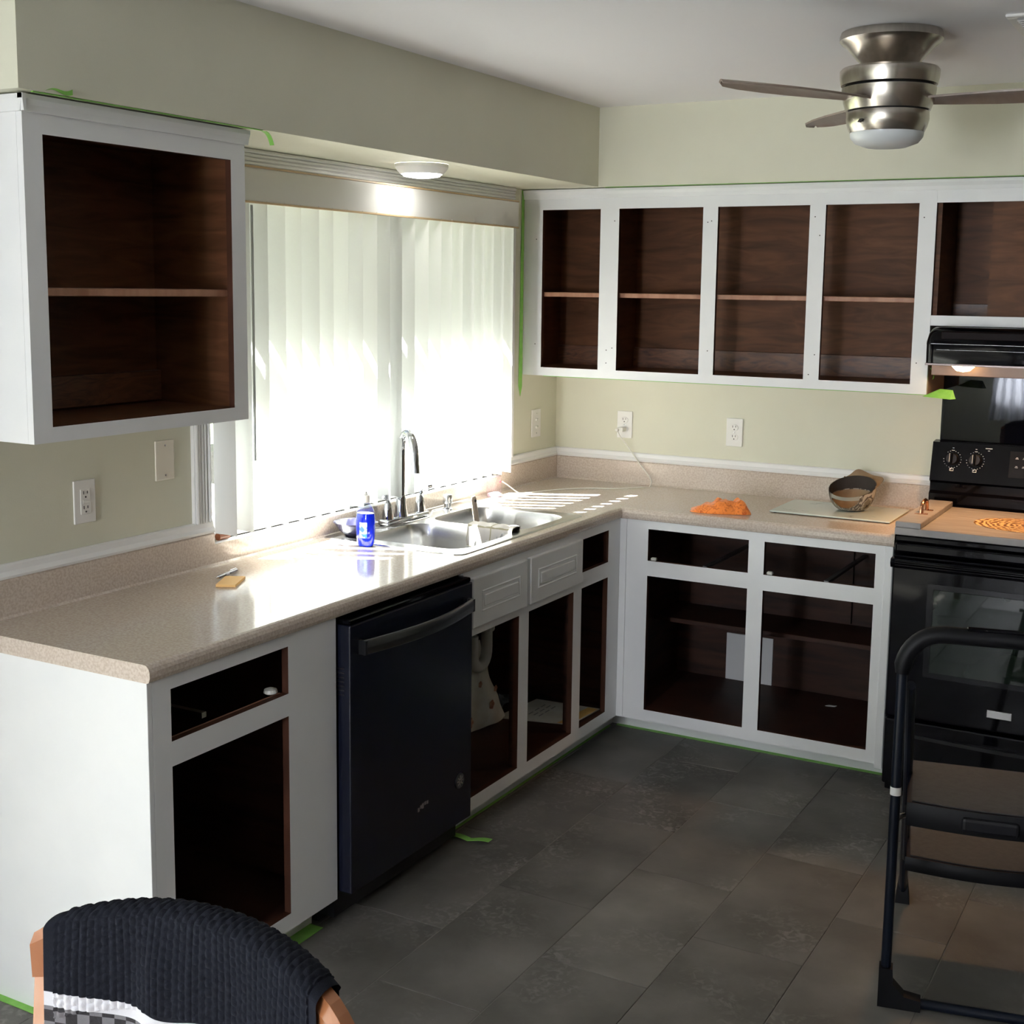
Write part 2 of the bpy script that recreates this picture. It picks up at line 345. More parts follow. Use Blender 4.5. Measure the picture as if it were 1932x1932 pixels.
def struct(name, mb=None, m=None, loc=None):
    if mb is None:
        o = D.objects.new(name, None); COL.objects.link(o); o['kind'] = 'structure'; return o
    o = obj(name, mb, m, loc=loc); o['kind'] = 'structure'; return o
def arc(c, a0, a1, r, n, u=(1, 0, 0), v=(0, 0, 1)):
    u, v, c = Vector(u), Vector(v), Vector(c)
    return [c+u*r*math.cos(a0+(a1-a0)*i/n)+v*r*math.sin(a0+(a1-a0)*i/n) for i in range(n+1)]
def frame_boards(xs, zs, holes):                       # helper: cells of a grid that are solid
    out = []
    for i in range(len(xs)-1):
        for j in range(len(zs)-1):
            cx, cz = (xs[i]+xs[i+1])/2, (zs[j]+zs[j+1])/2
            if not any(a < cx < b and c < cz < d for a, b, c, d in holes): out.append((xs[i], xs[i+1], zs[j], zs[j+1]))
    return out
def face_frame(holes, a0, a1, z0, z1, plane, depth, axis):
    """front frame lying in a plane across y (axis 'x') or across x (axis 'y'), with rectangular openings"""
    mb = MB(); xs = sorted({a0, a1}|{h[0] for h in holes}|{h[1] for h in holes}); zs = sorted({z0, z1}|{h[2] for h in holes}|{h[3] for h in holes})
    xs = [x for x in xs if a0 <= x <= a1]
    bm = mb.bm; vert = {}
    cells = set()
    for i in range(len(xs)-1):
        for j in range(len(zs)-1):
            cx, cz = (xs[i]+xs[i+1])/2, (zs[j]+zs[j+1])/2
            if not any(h[0] < cx < h[1] and h[2] < cz < h[3] for h in holes): cells.add((i, j))
    def V(i, j, k):
        if (i, j, k) not in vert:
            p = plane+(0 if k == 0 else depth)
            vert[(i, j, k)] = bm.verts.new((xs[i], p, zs[j]) if axis == 'x' else (p, xs[i], zs[j]))
        return vert[(i, j, k)]
    for i, j in cells:
        for k in (0, 1): bm.faces.new([V(i, j, k), V(i+1, j, k), V(i+1, j+1, k), V(i, j+1, k)])
        for di, dj, a, b in ((-1, 0, (i, j), (i, j+1)), (1, 0, (i+1, j), (i+1, j+1)), (0, -1, (i, j), (i+1, j)), (0, 1, (i, j+1), (i+1, j+1))):
            if (i+di, j+dj) not in cells:
                q_ = bm.faces.new([V(*a, 0), V(*b, 0), V(*b, 1), V(*a, 1)])
                if 0 <= i+di < len(xs)-1 and 0 <= j+dj < len(zs)-1: q_.material_index = 1
    sharp = [e for e in bm.edges if len(e.link_faces) == 2 and abs(e.link_faces[0].normal.dot(e.link_faces[1].normal)) < .5] if False else []
    return mb

# ================================================================= SETTING
H = 2.4365; SB = 2.1333; XR = 5.2; YF = -8.6
ww0, ww1, wz0, wz1 = -2.209, -.521, .982, 2.072             # kitchen window opening in wall_left
dy0, dy1 = -6.2, -4.27                                     # patio door opening
mb = MB()
T = -.16
for a in frame_boards([YF, dy0, dy1, ww0, ww1, .16], [-.1, 0, wz0, 2.05, wz1, H], [(ww0, ww1, wz0, wz1), (dy0, dy1, 0, 2.05)]):
    mb.box(T, 0, a[0], a[1], a[2], a[3])
bmesh.ops.remove_doubles(mb.bm, verts=mb.bm.verts, dist=1e-5)
struct('wall_left', mb, wallm)
struct('wall_back', MB().box(0, XR, 0, .16, -.1, H), wallm)
struct('wall_right', MB().box(XR, XR+.16, YF, .16, -.1, H), bouncecutm)
mb = MB()
for a in frame_boards([-.16, .45, 1.75, XR+.16], [-.1, .62, 2.1, H], [(.45, 1.75, .62, 2.1)]): mb.box(a[0], a[1], YF-.16, YF, a[2], a[3])
struct('wall_front', mb, wallm)
struct('ceiling', MB().box(-.16, XR+.16, YF-.16, .16, H, H+.1), ceilm)
sf = .3531
mb = MB()
mb.poly([(0, 0, SB), (XR, 0, SB), (XR, -sf, SB), (sf, -sf, SB), (sf, -3.128, SB), (0, -3.128, SB)], (0, 0, H-SB))
struct('wall_soffit', mb, wallm)
fl = struct('floor', MB().box(-.16, XR+.16, YF-.16, .16, -.1, -.0022), groutm)
# floor tiles, each one an object; columns run along y, every other column shifted by half a tile
tme = []
for k in range(5):
    b = MB().box(-.1513, .1513, -.3042, .3042, -.006+.0002*k, .0, .0011)
    bm = b.bm; me = D.meshes.new('tile'); bmesh.ops.recalc_face_normals(bm, faces=list(bm.faces)); bm.to_mesh(me); bm.free(); me.materials.append(tilem); tme.append(me)
n = 0
for i in range(-2, 12):
    x0 = .525+.305*i
    if x0+.15 > XR: continue
    off = -1.0 if i % 2 == 0 else -.695
    for j in range(-2, 14):
        yc = off-.305-.611*j+.0
        if yc > .1 or yc < YF+.1: continue
        if x0 < .2 and yc > -3.0: continue
        if yc > -.2: continue
        o = D.objects.new('tile', tme[(i*3+j) % 5]); COL.objects.link(o); o.parent = fl
        o.location = (x0+.1525, yc, random.uniform(-.0004, .0004)); o.rotation_euler = (0, 0, PI*((i+j) % 2))
        n += 1
# outside
struct('ground_outside', MB().box(-9, -.17, -9, 5, -.4, -.3), pavem)
struct('lawn_outside', MB().box(-40, -9, -30, 25, -.42, -.32), grassm)
eb = MB().box(-.60, -.16, -7, 1, 2.42, 2.50); struct('eaves_outside', eb, trimm)
struct('gutter_outside', MB().box(-.604, -.596, -7, 1, 2.245, 2.385, .002), trimm)
def hedge():
    mb = MB()
    def fn(u, v):
        a = v*PI; y = -14+u*26; r = 1.2+.25*noise.noise(Vector((y*.8, a*2, 0)))+.12*noise.noise(Vector((y*4, a*6, 3)))
        return (-17+r*math.cos(a), y, -.4+1.5*r*math.sin(a))
    mb.grid(fn, 130, 16); return mb
tag(obj('hedge', hedge(), leafm, smooth=True), 'clipped green hedge outdoors beyond the kitchen window blinds', 'hedge')

# ---- window_1 (kitchen)
w1 = struct('window_1')
mb = MB()
for (a, b, c, d) in ((ww0, ww0+.03, wz0, wz1), (ww1-.03, ww1, wz0, wz1), (ww0+.03, ww1-.03, wz1-.03, wz1), (ww0+.03, ww1-.03, wz0, wz0+.02)):
    mb.box(-.13, -.012, a, b, c, d)
obj('window_frame', mb, trimm, w1)
ym = -1.43
obj('mullion', MB().box(-.105, -.03, -1.475, -1.385, wz0+.02, wz1-.03, .003), trimm, w1)
for k, (a, b, xx) in enumerate(((ww0+.03, -1.476, -.070), (-1.384, ww1-.03, -.070))):
    mb = MB()
    for q in ((a, a+.04, wz0+.02, wz1-.03), (b-.04, b, wz0+.02, wz1-.03), (a+.04, b-.04, wz1-.075, wz1-.03), (a+.04, b-.04, wz0+.02, wz0+.055)):
        mb.box(xx-.014, xx+.014, *q, .002)
    s_ = obj('sash', mb, trimm, w1)
    obj('pane', MB().box(xx-.002, xx+.002, a+.04, b-.04, wz0+.055, wz1-.075), panem, s_)
obj('sill', MB().box(-.05, .018, ww0, ww1, wz0-.02, wz0, .003), trimm, w1)
def fluted(y0, y1, z0, z1, horiz=False):
    mb = MB(); n = 5
    mb.box(0, .012, y0, y1, z0, z1)
    if not horiz:
        w = (y1-y0)/n
        mb.box(.012, .022, y0, y0+w*.8, z0, z1, .003)
        mb.box(.012, .022, y1-w*.8, y1, z0, z1, .003)
        for k in range(1, n-1): mb.box(.012, .018, y0+w*(k+.15), y0+w*(k+.85), z0, z1, .002)
    else:
        w = (z1-z0)/n
        mb.box(.012, .024, y0, y1, z0, z0+w*.8, .003); mb.box(.012, .022, y0, y1, z1-w, z1, .003)
        for k in range(1, n-1): mb.box(.012, .018, y0, y1, z0+w*(k+.15), z0+w*(k+.85), .002)
    return mb
obj('casing', fluted(-2.271, ww0, 1.045, wz1), trimm, w1)
obj('casing', fluted(ww1, -.415, 1.045, wz1), trimm, w1)
obj('head_casing', fluted(-2.36, -.415, wz1, SB-.001, True), trimm, w1)
# ---- chair-rail strips over the backsplash
def strip(p):                                               # small ogee profile strip
    return p
def rail_y(y0, y1):
    return MB().poly([(.0, y0, 1.013), (.020, y0, 1.013), (.022, y0, 1.02), (.014, y0, 1.030), (.012, y0, 1.044), (.008, y0, 1.048), (0, y0, 1.048)], (0, y1-y0, 0))
struct('trim_1', rail_y(-6.4+2.6, ww0+.012), trimm)
struct('trim_2', rail_y(-.475, -.0), trimm)
struct('trim_3', MB().poly([(0.0, 0, 1.013), (0, -.020, 1.013), (0, -.022, 1.02), (0, -.014, 1.030), (0, -.012, 1.044), (0, -.008, 1.048), (0, 0, 1.048)], (1.628, 0, 0)), trimm)
# ---- patio door and window behind the viewer
d1 = struct('door_1')
mb = MB()
for q in ((dy0, dy0+.05, 0, 2.05), (dy1-.05, dy1, 0, 2.05), (dy0+.05, dy1-.05, 2.0, 2.05), ((dy0+dy1)/2-.03, (dy0+dy1)/2+.03, 0, 2.0), (dy0+.05, dy1-.05, 0, .04)): mb.box(-.10, -.04, *q)
obj('door_frame', mb, trimm, d1); obj('pane', MB().box(-.072, -.068, dy0+.05, dy1-.05, .04, 2.0), panem, d1)
w2 = struct('window_2')
mb = MB()
for q in ((.45, .51, .62, 2.1), (1.69, 1.75, .62, 2.1), (1.07, 1.13, .62, 2.1)): mb.box(q[0], q[1], YF-.1, YF+.015, q[2], q[3])
mb.box(.45, 1.75, YF-.1, YF+.015, .62, .68); mb.box(.45, 1.75, YF-.1, YF+.015, 2.04, 2.1)
obj('window_frame', mb, trimm, w2)
def curtain(x0, x1, z0, ph):
    def fn(u, v):
        z = 2.2-v*(2.2-z0); x = x0+(x1-x0)*u
        x += (x-(x0+x1)/2)*-.18*math.sin(v*PI)
        return (x, YF+.09+.028*math.sin(u*34+ph+v*1.3)+.012*math.sin(u*71), z)
    return MB().grid(fn, 90, 10)
for k, (a, b, lb) in enumerate(((.45, 1.0, 'sheer white curtain panel gathered at the left of the front window'), (1.35, 1.9, 'sheer white curtain panel gathered at the right of the front window'))):
    tag(obj('curtain', curtain(a, b, .5, k*2), curtm, smooth=True, loc=(a, YF+.1, .5)), lb, 'curtain')

# ================================================================= COUNTERTOP
CT, CB, CF, L, W0 = .9147, .8735, .6058, 3.0543, 1.627
ct = thing('countertop', 'l-shaped speckled beige laminate countertop with rounded front edge and sink', 'countertop', (.3, -1.6, CB))
sx0, sx1, sy0, sy1 = .035, .545, -1.685, -.855           # cut-out for the sink
mb = MB(); e = CF-.03
for (x0, x1, y0, y1) in ((.0, e, -L, sy0), (.0, sx0, sy0, sy1), (sx1, e, sy0, sy1), (.0, e, sy1, -e), (.0, W0, -e, 0)):
    mb.box(x0, x1, y0, y1, CB, CT)
# front edge profile (o = distance back from the edge)
prof = [(.03, CT), (.016, CT), (.009, CT-.002), (.003, CT-.008), (.0, CT-.016), (0, CB+.012), (.003, CB+.003), (.009, CB), (.03, CB)]
def edge(rail):
    bm = mb.bm; A = []; B = []
    for o, z in prof:
        if rail == 'l': A.append(bm.verts.new((CF-o, -L, z))); B.append(bm.verts.new((CF-o, -(CF-o), z)))
        else: A.append(bm.verts.new((CF-o, -(CF-o), z))); B.append(bm.verts.new((W0, -(CF-o), z)))
    for i in range(len(A)-1): bm.faces.new((A[i], A[i+1], B[i+1], B[i]))
    bm.faces.new(A); bm.faces.new(B[::-1])
edge('l'); edge('b')
obj('worktop', mb, counterm, ct)
mb = MB()
def bsp(pts, d): mb.poly(pts, d)
ST = 1.013
for y0, y1, zt in ((-L, ww0+.01, ST), (ww0+.01, -.507, .981), (-.507, 0, ST)):
    mb.poly([(.0, y0, CT-.001), (.024, y0, CT-.001), (.019, y0, CT+.006), (.019, y0, zt-.005), (.015, y0, zt), (0, y0, zt)], (0, y1-y0, 0))
mb.poly([(.015, 0, CT-.001), (.015, -.024, CT-.001), (.015, -.019, CT+.006), (.015, -.019, ST-.005), (.015, -.015, ST), (.015, 0, ST)], (W0-.015, 0, 0))
obj('backsplash', mb, counterm, ct)

# ================================================================= BASE CABINETS
BF, TOE = .5936, .0916
r1, r2, r3, r4 = .8418, .7201, .6617, .136
def carcass(x0, x1, y0, y1, z0, z1, openside, m, name, parent, back=None, th=.016):
    """five-sided box open on one side ('+x' or '-y')"""
    mb = MB()
    if openside == '+x':
        mb.box(x0, x1, y0, y0+th, z0, z1); mb.box(x0, x1, y1-th, y1, z0, z1)
        mb.box(x0, x0+.008, y0+th, y1-th, z0, z1); mb.box(x0+.008, x1, y0+th, y1-th, z0, z0+th)
    else:
        mb.box(x0, x0+th, y0, y1, z0, z1); mb.box(x1-th, x1, y0, y1, z0, z1)
        mb.box(x0+th, x1-th, y1-.008, y1, z0, z1); mb.box(x0+th, x1-th, y0, y1-.008, z0, z0+th)
    return obj(name, mb, m, parent)
# -- peninsula cabinet
b1 = thing('base_cabinet', 'white base cabinet at the near counter end with empty drawer and door openings', 'cabinet', (.3, -2.7, 0))
obj('face_frame', face_frame([(-2.9805, -2.5732, r2, r1), (-2.9805, -2.5732, r4, r3)], -3.037, -2.3774, TOE, CB, BF-.02, .02, 'y'), whitem, b1)
obj('end_panel', MB().box(.003, BF, -3.052, -3.0375, 0, CB, .001), whitem, b1)
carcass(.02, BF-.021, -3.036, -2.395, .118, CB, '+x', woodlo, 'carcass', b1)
obj('toe_kick', MB().box(.49, .505, -3.037, -2.3774, 0, TOE), whitem, b1)
obj('side_panel', MB().box(.02, BF-.02, -2.392, -2.379, TOE, CB), whitem, b1)
obj('drawer_runner', MB().box(.06, BF-.022, -2.86, -2.845, .735, .748), silverm, b1)
obj('drawer_guide', MB().lathe([(.012, 0), (.018, .004), (.016, .012), (.006, .016)], (BF-.035, -2.60, r2+.001), 14), pvcm, b1)
obj('rail_edge', MB().box(BF-.03, BF-.0205, -2.98, -2.574, r2-.02, r2-.002), edgem, b1)
# -- dishwasher
dwl, dwr = -2.3724, -1.7393
dw = thing('dishwasher', 'dark dishwasher with a curved bar handle between the white base cabinets', 'dishwasher', (.3, -2.05, 0))
obj('tub', MB().box(.04, .575, dwl+.004, dwr-.004, .03, .862), blackpl, dw)
obj('door', MB().box(.578, .632, dwl+.006, dwr-.006, .108, .852, .004, 2), dwm, dw)
obj('toe_panel', MB().box(.50, .52, dwl+.004, dwr-.004, .005, .10), blackdark, dw)
obj('control_strip', MB().box(.576, .628, dwl+.010, dwr-.010, .8525, .866, .003), blackgl, dw)
mb = MB(); pts = []
for i in range(25):
    t = i/24; y = dwl+.045+t*(dwr-dwl-.075); pts.append((.640+.038*math.sin(PI*t)**.8, y, .775))
def hand(u, v):
    t = u; a = 2*PI*v; y = dwl+.045+t*(dwr-dwl-.075); x = .648+.034*math.sin(PI*t)
    return (x+.006*math.cos(a), y, .787+.021*math.copysign(abs(math.sin(a))**.5, math.sin(a)))
mb.grid(hand, 30, 16)
for t in (.004, .99): mb.box(.630, .655, dwl+.045+t*(dwr-dwl-.075)-.004, dwl+.045+t*(dwr-dwl-.075)+.006, .768, .806)
obj('handle', mb, dwhandle, dw, smooth=True)
mb = MB()
for k in range(7): mb.box(.585, .612, dwl+.0045, dwl+.0062, .66+k*.012, .664+k*.012)
obj('side_vents', mb, dwhandle, dw, kind='stuff')
my = Matrix.Rotation(R(90), 4, 'Y')
bd = obj('round_badge', MB().lathe([(.024, 0), (.024, .003), (.021, .0035), (.021, .0022), (.0, .0022)], (.632, -1.815, .245), 28, my, cap=False), dwhandle, dw)
mb = MB()
for a in (0, 45, 90, 135):
    mb.box(.6344, .6355, -.017, .017, -.002, .002, mx=Matrix.Translation((0, -1.815, .245)) @ Matrix.Rotation(R(a), 4, 'X'))
obj('badge_pattern', mb, silverm, bd)
mb = MB()
for a, z, dz in ((0, .226, .012), (.012, .232, .010), (.022, .229, .016), (.034, .236, .010), (.046, .235, .010)): mb.box(.632, .6332, -2.045+a, -2.036+a, z, z+dz)
obj('maker_badge', mb, silverm, dw)
# -- sink base + drawer bank
b2 = thing('base_cabinet', 'white base cabinet under the sink with raised false drawer fronts', 'cabinet', (.3, -1.2, 0))
l1, l2, l3, l4, l5, l6 = -.6971, -.9182, -.9826, -1.3158, -1.3835, -1.7099
obj('face_frame', face_frame([(l6, l5, r4, r3), (l4, l3, r4, r3), (l2, l1, r4, r3), (l2, l1, r2, r1)], -1.7373, -BF, TOE, CB, BF-.02, .02, 'y'), whitem, b2)
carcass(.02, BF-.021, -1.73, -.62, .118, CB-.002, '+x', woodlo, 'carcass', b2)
for y in (l5+.02, l3+.02): obj('stile_backing', MB().box(BF-.045, BF-.021, y, y+.02, .135, .66), woodlo, b2)
obj('toe_kick', MB().box(.49, .505, -1.7373, -.425, 0, TOE), whitem, b2)
def drawer_front(y0, y1, z0, z1):
    mb = MB(); x = BF
    mb.box(x, x+.017, y0, y1, z0, z1, .004, 2)
    iy, iz = .052, .046
    mb2 = [(y0+iy, y1-iy, z0+iz, z1-iz)]
    for a, b, c, d in mb2:
        for q in ((a, b, c, c+.006), (a, b, d-.006, d), (a, a+.006, c+.006, d-.006), (b-.006, b, c+.006, d-.006)): mb.box(x+.015, x+.0195, *q, .002)
        mb.box(x+.015, x+.0205, a+.014, b-.014, c+.014, d-.014, .004)
    return mb
obj('drawer_front', drawer_front(-1.705, -1.357, .690, .850), whitem, b2)
obj('drawer_front', drawer_front(-1.335, -.945, .690, .850), whitem, b2)
# -- back run base cabinet
b3 = thing('base_cabinet', 'white base cabinet left of the stove with two empty drawer openings over doors', 'cabinet', (1.1, -.3, 0))
c1, c2, c3, c4, be = .7098, 1.1057, 1.1647, 1.5636, 1.5955
obj('face_frame', face_frame([(c1, c2, r2, r1), (c1, c2, r4, r3), (c3, c4, r2, r1), (c3, c4, r4, r3)], .622, be, TOE, CB, -BF, .02, 'x'), whitem, b3)
obj('corner_filler', MB().box(BF+.0005, .6215, -BF-.003, -BF+.017, TOE, CB, .001), whitem, b3)
obj('end_filler', MB().box(be+.0005, 1.624, -BF-.006, -BF+.02, .075, CB, .002), whitem, b3)
obj('toe_kick', MB().box(.505, 1.60, -.430, -.415, 0, TOE), whitem, b3)
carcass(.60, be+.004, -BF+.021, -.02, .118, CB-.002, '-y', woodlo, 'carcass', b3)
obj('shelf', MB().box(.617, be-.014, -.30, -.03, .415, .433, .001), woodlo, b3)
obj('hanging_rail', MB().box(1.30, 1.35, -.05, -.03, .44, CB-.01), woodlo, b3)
for xa in ((c1+c2)/2+.03, (c3+c4)/2+.03):
    obj('drawer_runner', MB().box(xa-.008, xa+.008, -BF+.004, -.05, r2-.006, r2+.004), wirem, b3)
for xa in (c1+.02, c3+.02):
    obj('drawer_guide', MB().box(xa-.01, xa+.012, -BF+.003, -BF+.02, r2, r2+.012, .003), pvcm, b3)
tag(obj('white_card', MB().box(.836, 1.035, -.036, -.0285, .1345, .331, .001), whitecard, loc=(.93, -.03, .134)), 'blank white card panel propped inside the lower back cabinet', 'card')
tag(obj('paper_scrap', MB().poly([(1.30, -.18, .1345), (1.335, -.172, .1345), (1.34, -.158, .1345), (1.31, -.162, .1345)], (0, 0, .002)), whitecard, loc=(1.3, -.17, .134)), 'tiny white paper scrap on the floor of the lower back cabinet', 'paper')

# ================================================================= WALL CABINETS
UF, UB, UT = .3131, 1.3797, 2.0975
v1, v2 = 2.0506, 1.4142
def crown_x(x0, x1, yf):        # cove strip along x on the face y = -yf
    p = [(.0, UT-.004), (-.006, UT-.004), (-.007, UT), (-.009, UT+.010), (-.014, UT+.022), (-.014, SB-.004), (0, SB-.004)]
    return MB().poly([(x0, -yf+a, z) for a, z in p], (x1-x0, 0, 0))
def crown_y(y0, y1, xf):
    p = [(.0, UT-.004), (.006, UT-.004), (.007, UT), (.009, UT+.010), (.014, UT+.022), (.014, SB-.004), (0, SB-.004)]
    return MB().poly([(xf+a, y0, z) for a, z in p], (0, y1-y0, 0))
u1 = thing('wall_cabinet', 'white doorless wall cabinet with one shelf left of the window', 'cabinet', (.15, -2.73, UB))
m1_, m2_ = -2.3824, -3.088
obj('face_frame', face_frame([(-3.0353, -2.436, v2, v1)], m2_, m1_, UB, SB-.002, UF-.018, .018, 'y'), whitem, u1)
obj('side_panel', MB().box(.002, UF-.0185, m2_, m2_+.012, UB, SB-.002), whitem, u1)
obj('side_panel', MB().box(.002, UF-.0185, m1_-.012, m1_, UB, SB-.002), whitem, u1)
carcass(.006, UF-.019, m2_+.0125, m1_-.0125, UB+.018, SB-.004, '+x', woodin, 'carcass', u1)
obj('bottom_panel', MB().box(.002, UF-.0185, m2_+.0125, m1_-.0125, UB+.004, UB+.0175), whitem, u1)
obj('top_panel', MB().box(.03, UF-.02, m2_+.03, m1_-.03, 2.075, 2.09), woodin, u1)
obj('shelf', MB().box(.016, UF-.03, m2_+.03, m1_-.03, 1.703, 1.721, .002), edgem, u1)
obj('hanging_rail', MB().box(.0145, .032, m2_+.03, m1_-.03, 1.42, 1.50, .001), woodpine, u1)
obj('crown_moulding', crown_y(m2_-.010, m1_+.008, UF), whitem, u1)
obj('side_moulding', MB().poly([(0.002, m2_, UT-.004), (.002, m2_-.007, UT-.004), (.002, m2_-.010, UT+.022), (.002, m2_-.010, SB-.004), (.002, m2_, SB-.004)], (UF+.0135, 0, 0)), whitem, u1)
# back run, five openings
u2 = thing('wall_cabinet', 'long white doorless wall cabinet run on the back wall with empty brown bays', 'cabinet', (1.2, -.15, UB))
us = [.0877, .3475, .4286, .7798, .8397, 1.1948, 1.2536, 1.5863]
ue = 1.6454; hz = 1.660; hb = 1.6245; XE = 2.55
holes = [(us[0], us[1], v2, v1), (us[2], us[3], v2, v1), (us[4], us[5], v2, v1), (us[6], us[7], v2, v1)]
obj('face_frame', face_frame(holes, .032, ue, UB, SB-.002, -UF, .018, 'x'), whitem, u2)
obj('wall_filler', MB().box(.001, .0315, -UF+.003, -UF+.019, UB, SB-.002), whitem, u2)
obj('range_face_frame', face_frame([(ue+.001, 2.0, hz, v1), (2.06, 2.49, hz, v1)], ue+.0005, XE, hb, SB-.002, -UF, .018, 'x'), whitem, u2)
def bay(x0, x1, z0, z1, part=True):
    carcass(x0, x1, -UF+.0185, -.004, z0, z1, '-y', woodin, 'carcass', u2)
bay(.003, ue-.013, UB+.018, SB-.004)
bay(ue+.001, XE, hb+.012, SB-.004)
obj('end_panel', MB().box(ue-.0125, ue, -UF+.0185, -.001, UB, hb+.01), warmlitm, u2)
obj('bottom_panel', MB().box(.003, ue-.013, -UF+.0185, -.002, UB+.004, UB+.0175), whitem, u2)
obj('divider', MB().box(.36, .376, -UF+.02, -.0125, UB+.035, SB-.01), woodin, u2)
obj('divider', MB().box(1.83, 2.02, -UF+.03, -.18, hb+.03, SB-.01), woodin, u2)
obj('top_panel', MB().box(.02, ue-.03, -UF+.02, -.0125, 2.08, 2.095), woodin, u2)
for a, b, m in ((.02, .358, edgem), (.378, ue-.03, edgem)): obj('shelf', MB().box(a, b, -.285, -.014, 1.703, 1.721, .002), m, u2)
for a, b in ((.02, .358), (.378, ue-.03)): obj('hanging_rail', MB().box(a, b, -.030, -.0125, 1.405, 1.495, .001), woodpine, u2)
obj('hanging_rail', MB().box(ue+.02, 1.82, -.030, -.0125, 1.64, 1.70, .001), woodpine, u2)
obj('crown_moulding', crown_x(.001, XE, UF), whitem, u2)
mb = MB()
for x in (.06, .385, .41, .80, .815, 1.215, 1.235, 1.605):
    for z in (1.50, 1.44, 2.0, 1.94):
        if random.random() < .65: mb.lathe([(.0022, 0), (.0022, .0008)], (x, -UF-.0006, z+random.uniform(-.01, .01)), 8, Matrix.Rotation(R(90), 4, 'X'))
obj('screw_holes', mb, slotm, u2, kind='stuff')

# ================================================================= SINK
sk = thing('sink', 'stainless steel double bowl drop-in sink below the window', 'sink', (.29, -1.27, CT))
yl0, yl1, yr0, yr1, bx0, bx1 = -1.645, -1.300, -1.240, -.895, .135, .525
def rr(x0, x1, y0, y1, r, n=6, z=0, k=0):
    pts = []
    for cx, cy, a in ((x1-r, y1-r, 0), (x0+r, y1-r, 90), (x0+r, y0+r, 180), (x1-r, y0+r, 270)):
        for i in range(n+1):
            t = R(a+90*i/n); pts.append((cx+r*math.cos(t), cy+r*math.sin(t), z))
    return pts
def loft(mb, loops, cap=False):
    bm = mb.bm; rs = [[bm.verts.new(p) for p in lp] for lp in loops]
    for a, b in zip(rs, rs[1:]):
        for i in range(len(a)): bm.faces.new((a[i], a[(i+1) % len(a)], b[(i+1) % len(a)], b[i]))
    if cap: bm.faces.new(rs[-1])
    return rs
# rim plate with two holes
mb = MB(); bm = mb.bm
zt = CT+.004
outer = rr(.026, .554, -1.693, -.847, .03, z=zt); hl = rr(bx0, bx1, yl0, yl1, .075, z=zt); hr = rr(bx0, bx1, yr0, yr1, .075, z=zt)
ed = []
loops_v = []
for lp in (outer, hl, hr):
    vs = [bm.verts.new(p) for p in lp]; loops_v.append(vs)
    for i in range(len(vs)): ed.append(bm.edges.new((vs[i], vs[(i+1) % len(vs)])))
bmesh.ops.triangle_fill(bm, edges=ed, use_beauty=True, use_dissolve=False)
loft(mb, [outer, rr(.020, .560, -1.699, -.841, .033, z=zt-.001), rr(.018, .562, -1.701, -.839, .034, z=CT)])
bmesh.ops.remove_doubles(bm, verts=bm.verts, dist=1e-5)
obj('rim', mb, steelm, sk)
for y0, y1 in ((yl0, yl1), (yr0, yr1)):
    mb = MB(); lo = []
    for ins, z in ((0, zt), (.002, zt-.006), (.006, zt-.05), (.012, zt-.15), (.02, zt-.172), (.04, zt-.183), (.09, zt-.187)):
        lo.append(rr(bx0+ins, bx1-ins, y0+ins, y1-ins, max(.075-ins*.3, .02), z=z))
    loft(mb, lo, True); bw = obj('bowl', mb, steelm, sk, smooth=True)
    obj('drain', MB().lathe([(.04, 0), (.042, .003), (.034, .004), (.03, .001), (0, .001)], ((bx0+bx1)/2, (y0+y1)/2, zt-.187), 24, cap=False), chromem, bw, smooth=True)
obj('ridge', MB().tube([(.07, -1.50, zt+.001), (.098, -1.46, zt+.001), (.118, -1.30, zt+.001), (.118, -1.2, zt+.001), (.09, -1.14, zt+.001), (.055, -1.08, zt+.001), (.05, -.95, zt+.001)], .003, 8), steelm, sk, smooth=True)
# faucet
fc = thing('faucet', 'chrome two-handle kitchen faucet with tall gooseneck spout', 'faucet', (.083, -1.305, zt))
obj('base_plate', MB().box(.058, .108, -1.435, -1.175, zt, zt+.022, .009, 3), chromem, fc, smooth=True)
d_ = Vector((.78, -.62, 0)); base = Vector((.083, -1.325, zt+.02))
obj('spout_collar', MB().lathe([(.026, 0), (.024, .01), (.019, .04), (.0165, .07), (.015, .075)], base, 24), chromem, fc, smooth=True)
pts = [base+Vector((0, 0, z)) for z in (.06, .12, .18, .215)]
cc = base+d_*.078+Vector((0, 0, .222))
pts += [cc+(-d_*math.cos(a)+Vector((0, 0, 1))*math.sin(a))*.078 for a in [R(x) for x in range(10, 171, 10)]]
pts += [cc+d_*.082+Vector((0, 0, -.02)), cc+d_*.087+Vector((0, 0, -.05))]
obj('spout', MB().tube(pts, [.0145]*(len(pts)-1)+[.0155], 16), chromem, fc, smooth=True)
for y, s in ((-1.405, -1), (-1.205, 1)):
    h = obj('handle', MB().lathe([(.021, 0), (.020, .008), (.017, .03), (.013, .05), (.008, .06), (0, .062)], (.083, y, zt+.021), 20, cap=False), chromem, fc, smooth=True)
    p = Vector((.083, y, zt+.072))
    obj('lever', MB().tube([p, p+Vector((.004, s*.006, .018)), p+Vector((.01, s*.026, .032)), p+Vector((.016, s*.052, .034))], [.009, .008, .007, .006], 10, .7), chromem, h, smooth=True)
sd_ = thing('soap_dispenser', 'short chrome soap dispenser cap on the sink deck', 'soap dispenser', (.083, -1.02, zt))
obj('collar', MB().lathe([(.019, 0), (.019, .004), (.013, .008), (.013, .024)], (.083, -1.02, zt), 20), chromem, sd_, smooth=True)
obj('cap', MB().lathe([(.0165, .024), (.0175, .026), (.0175, .052), (.015, .056), (0, .057)], (.083, -1.02, zt), 20, cap=False), steelm, sd_, smooth=True)
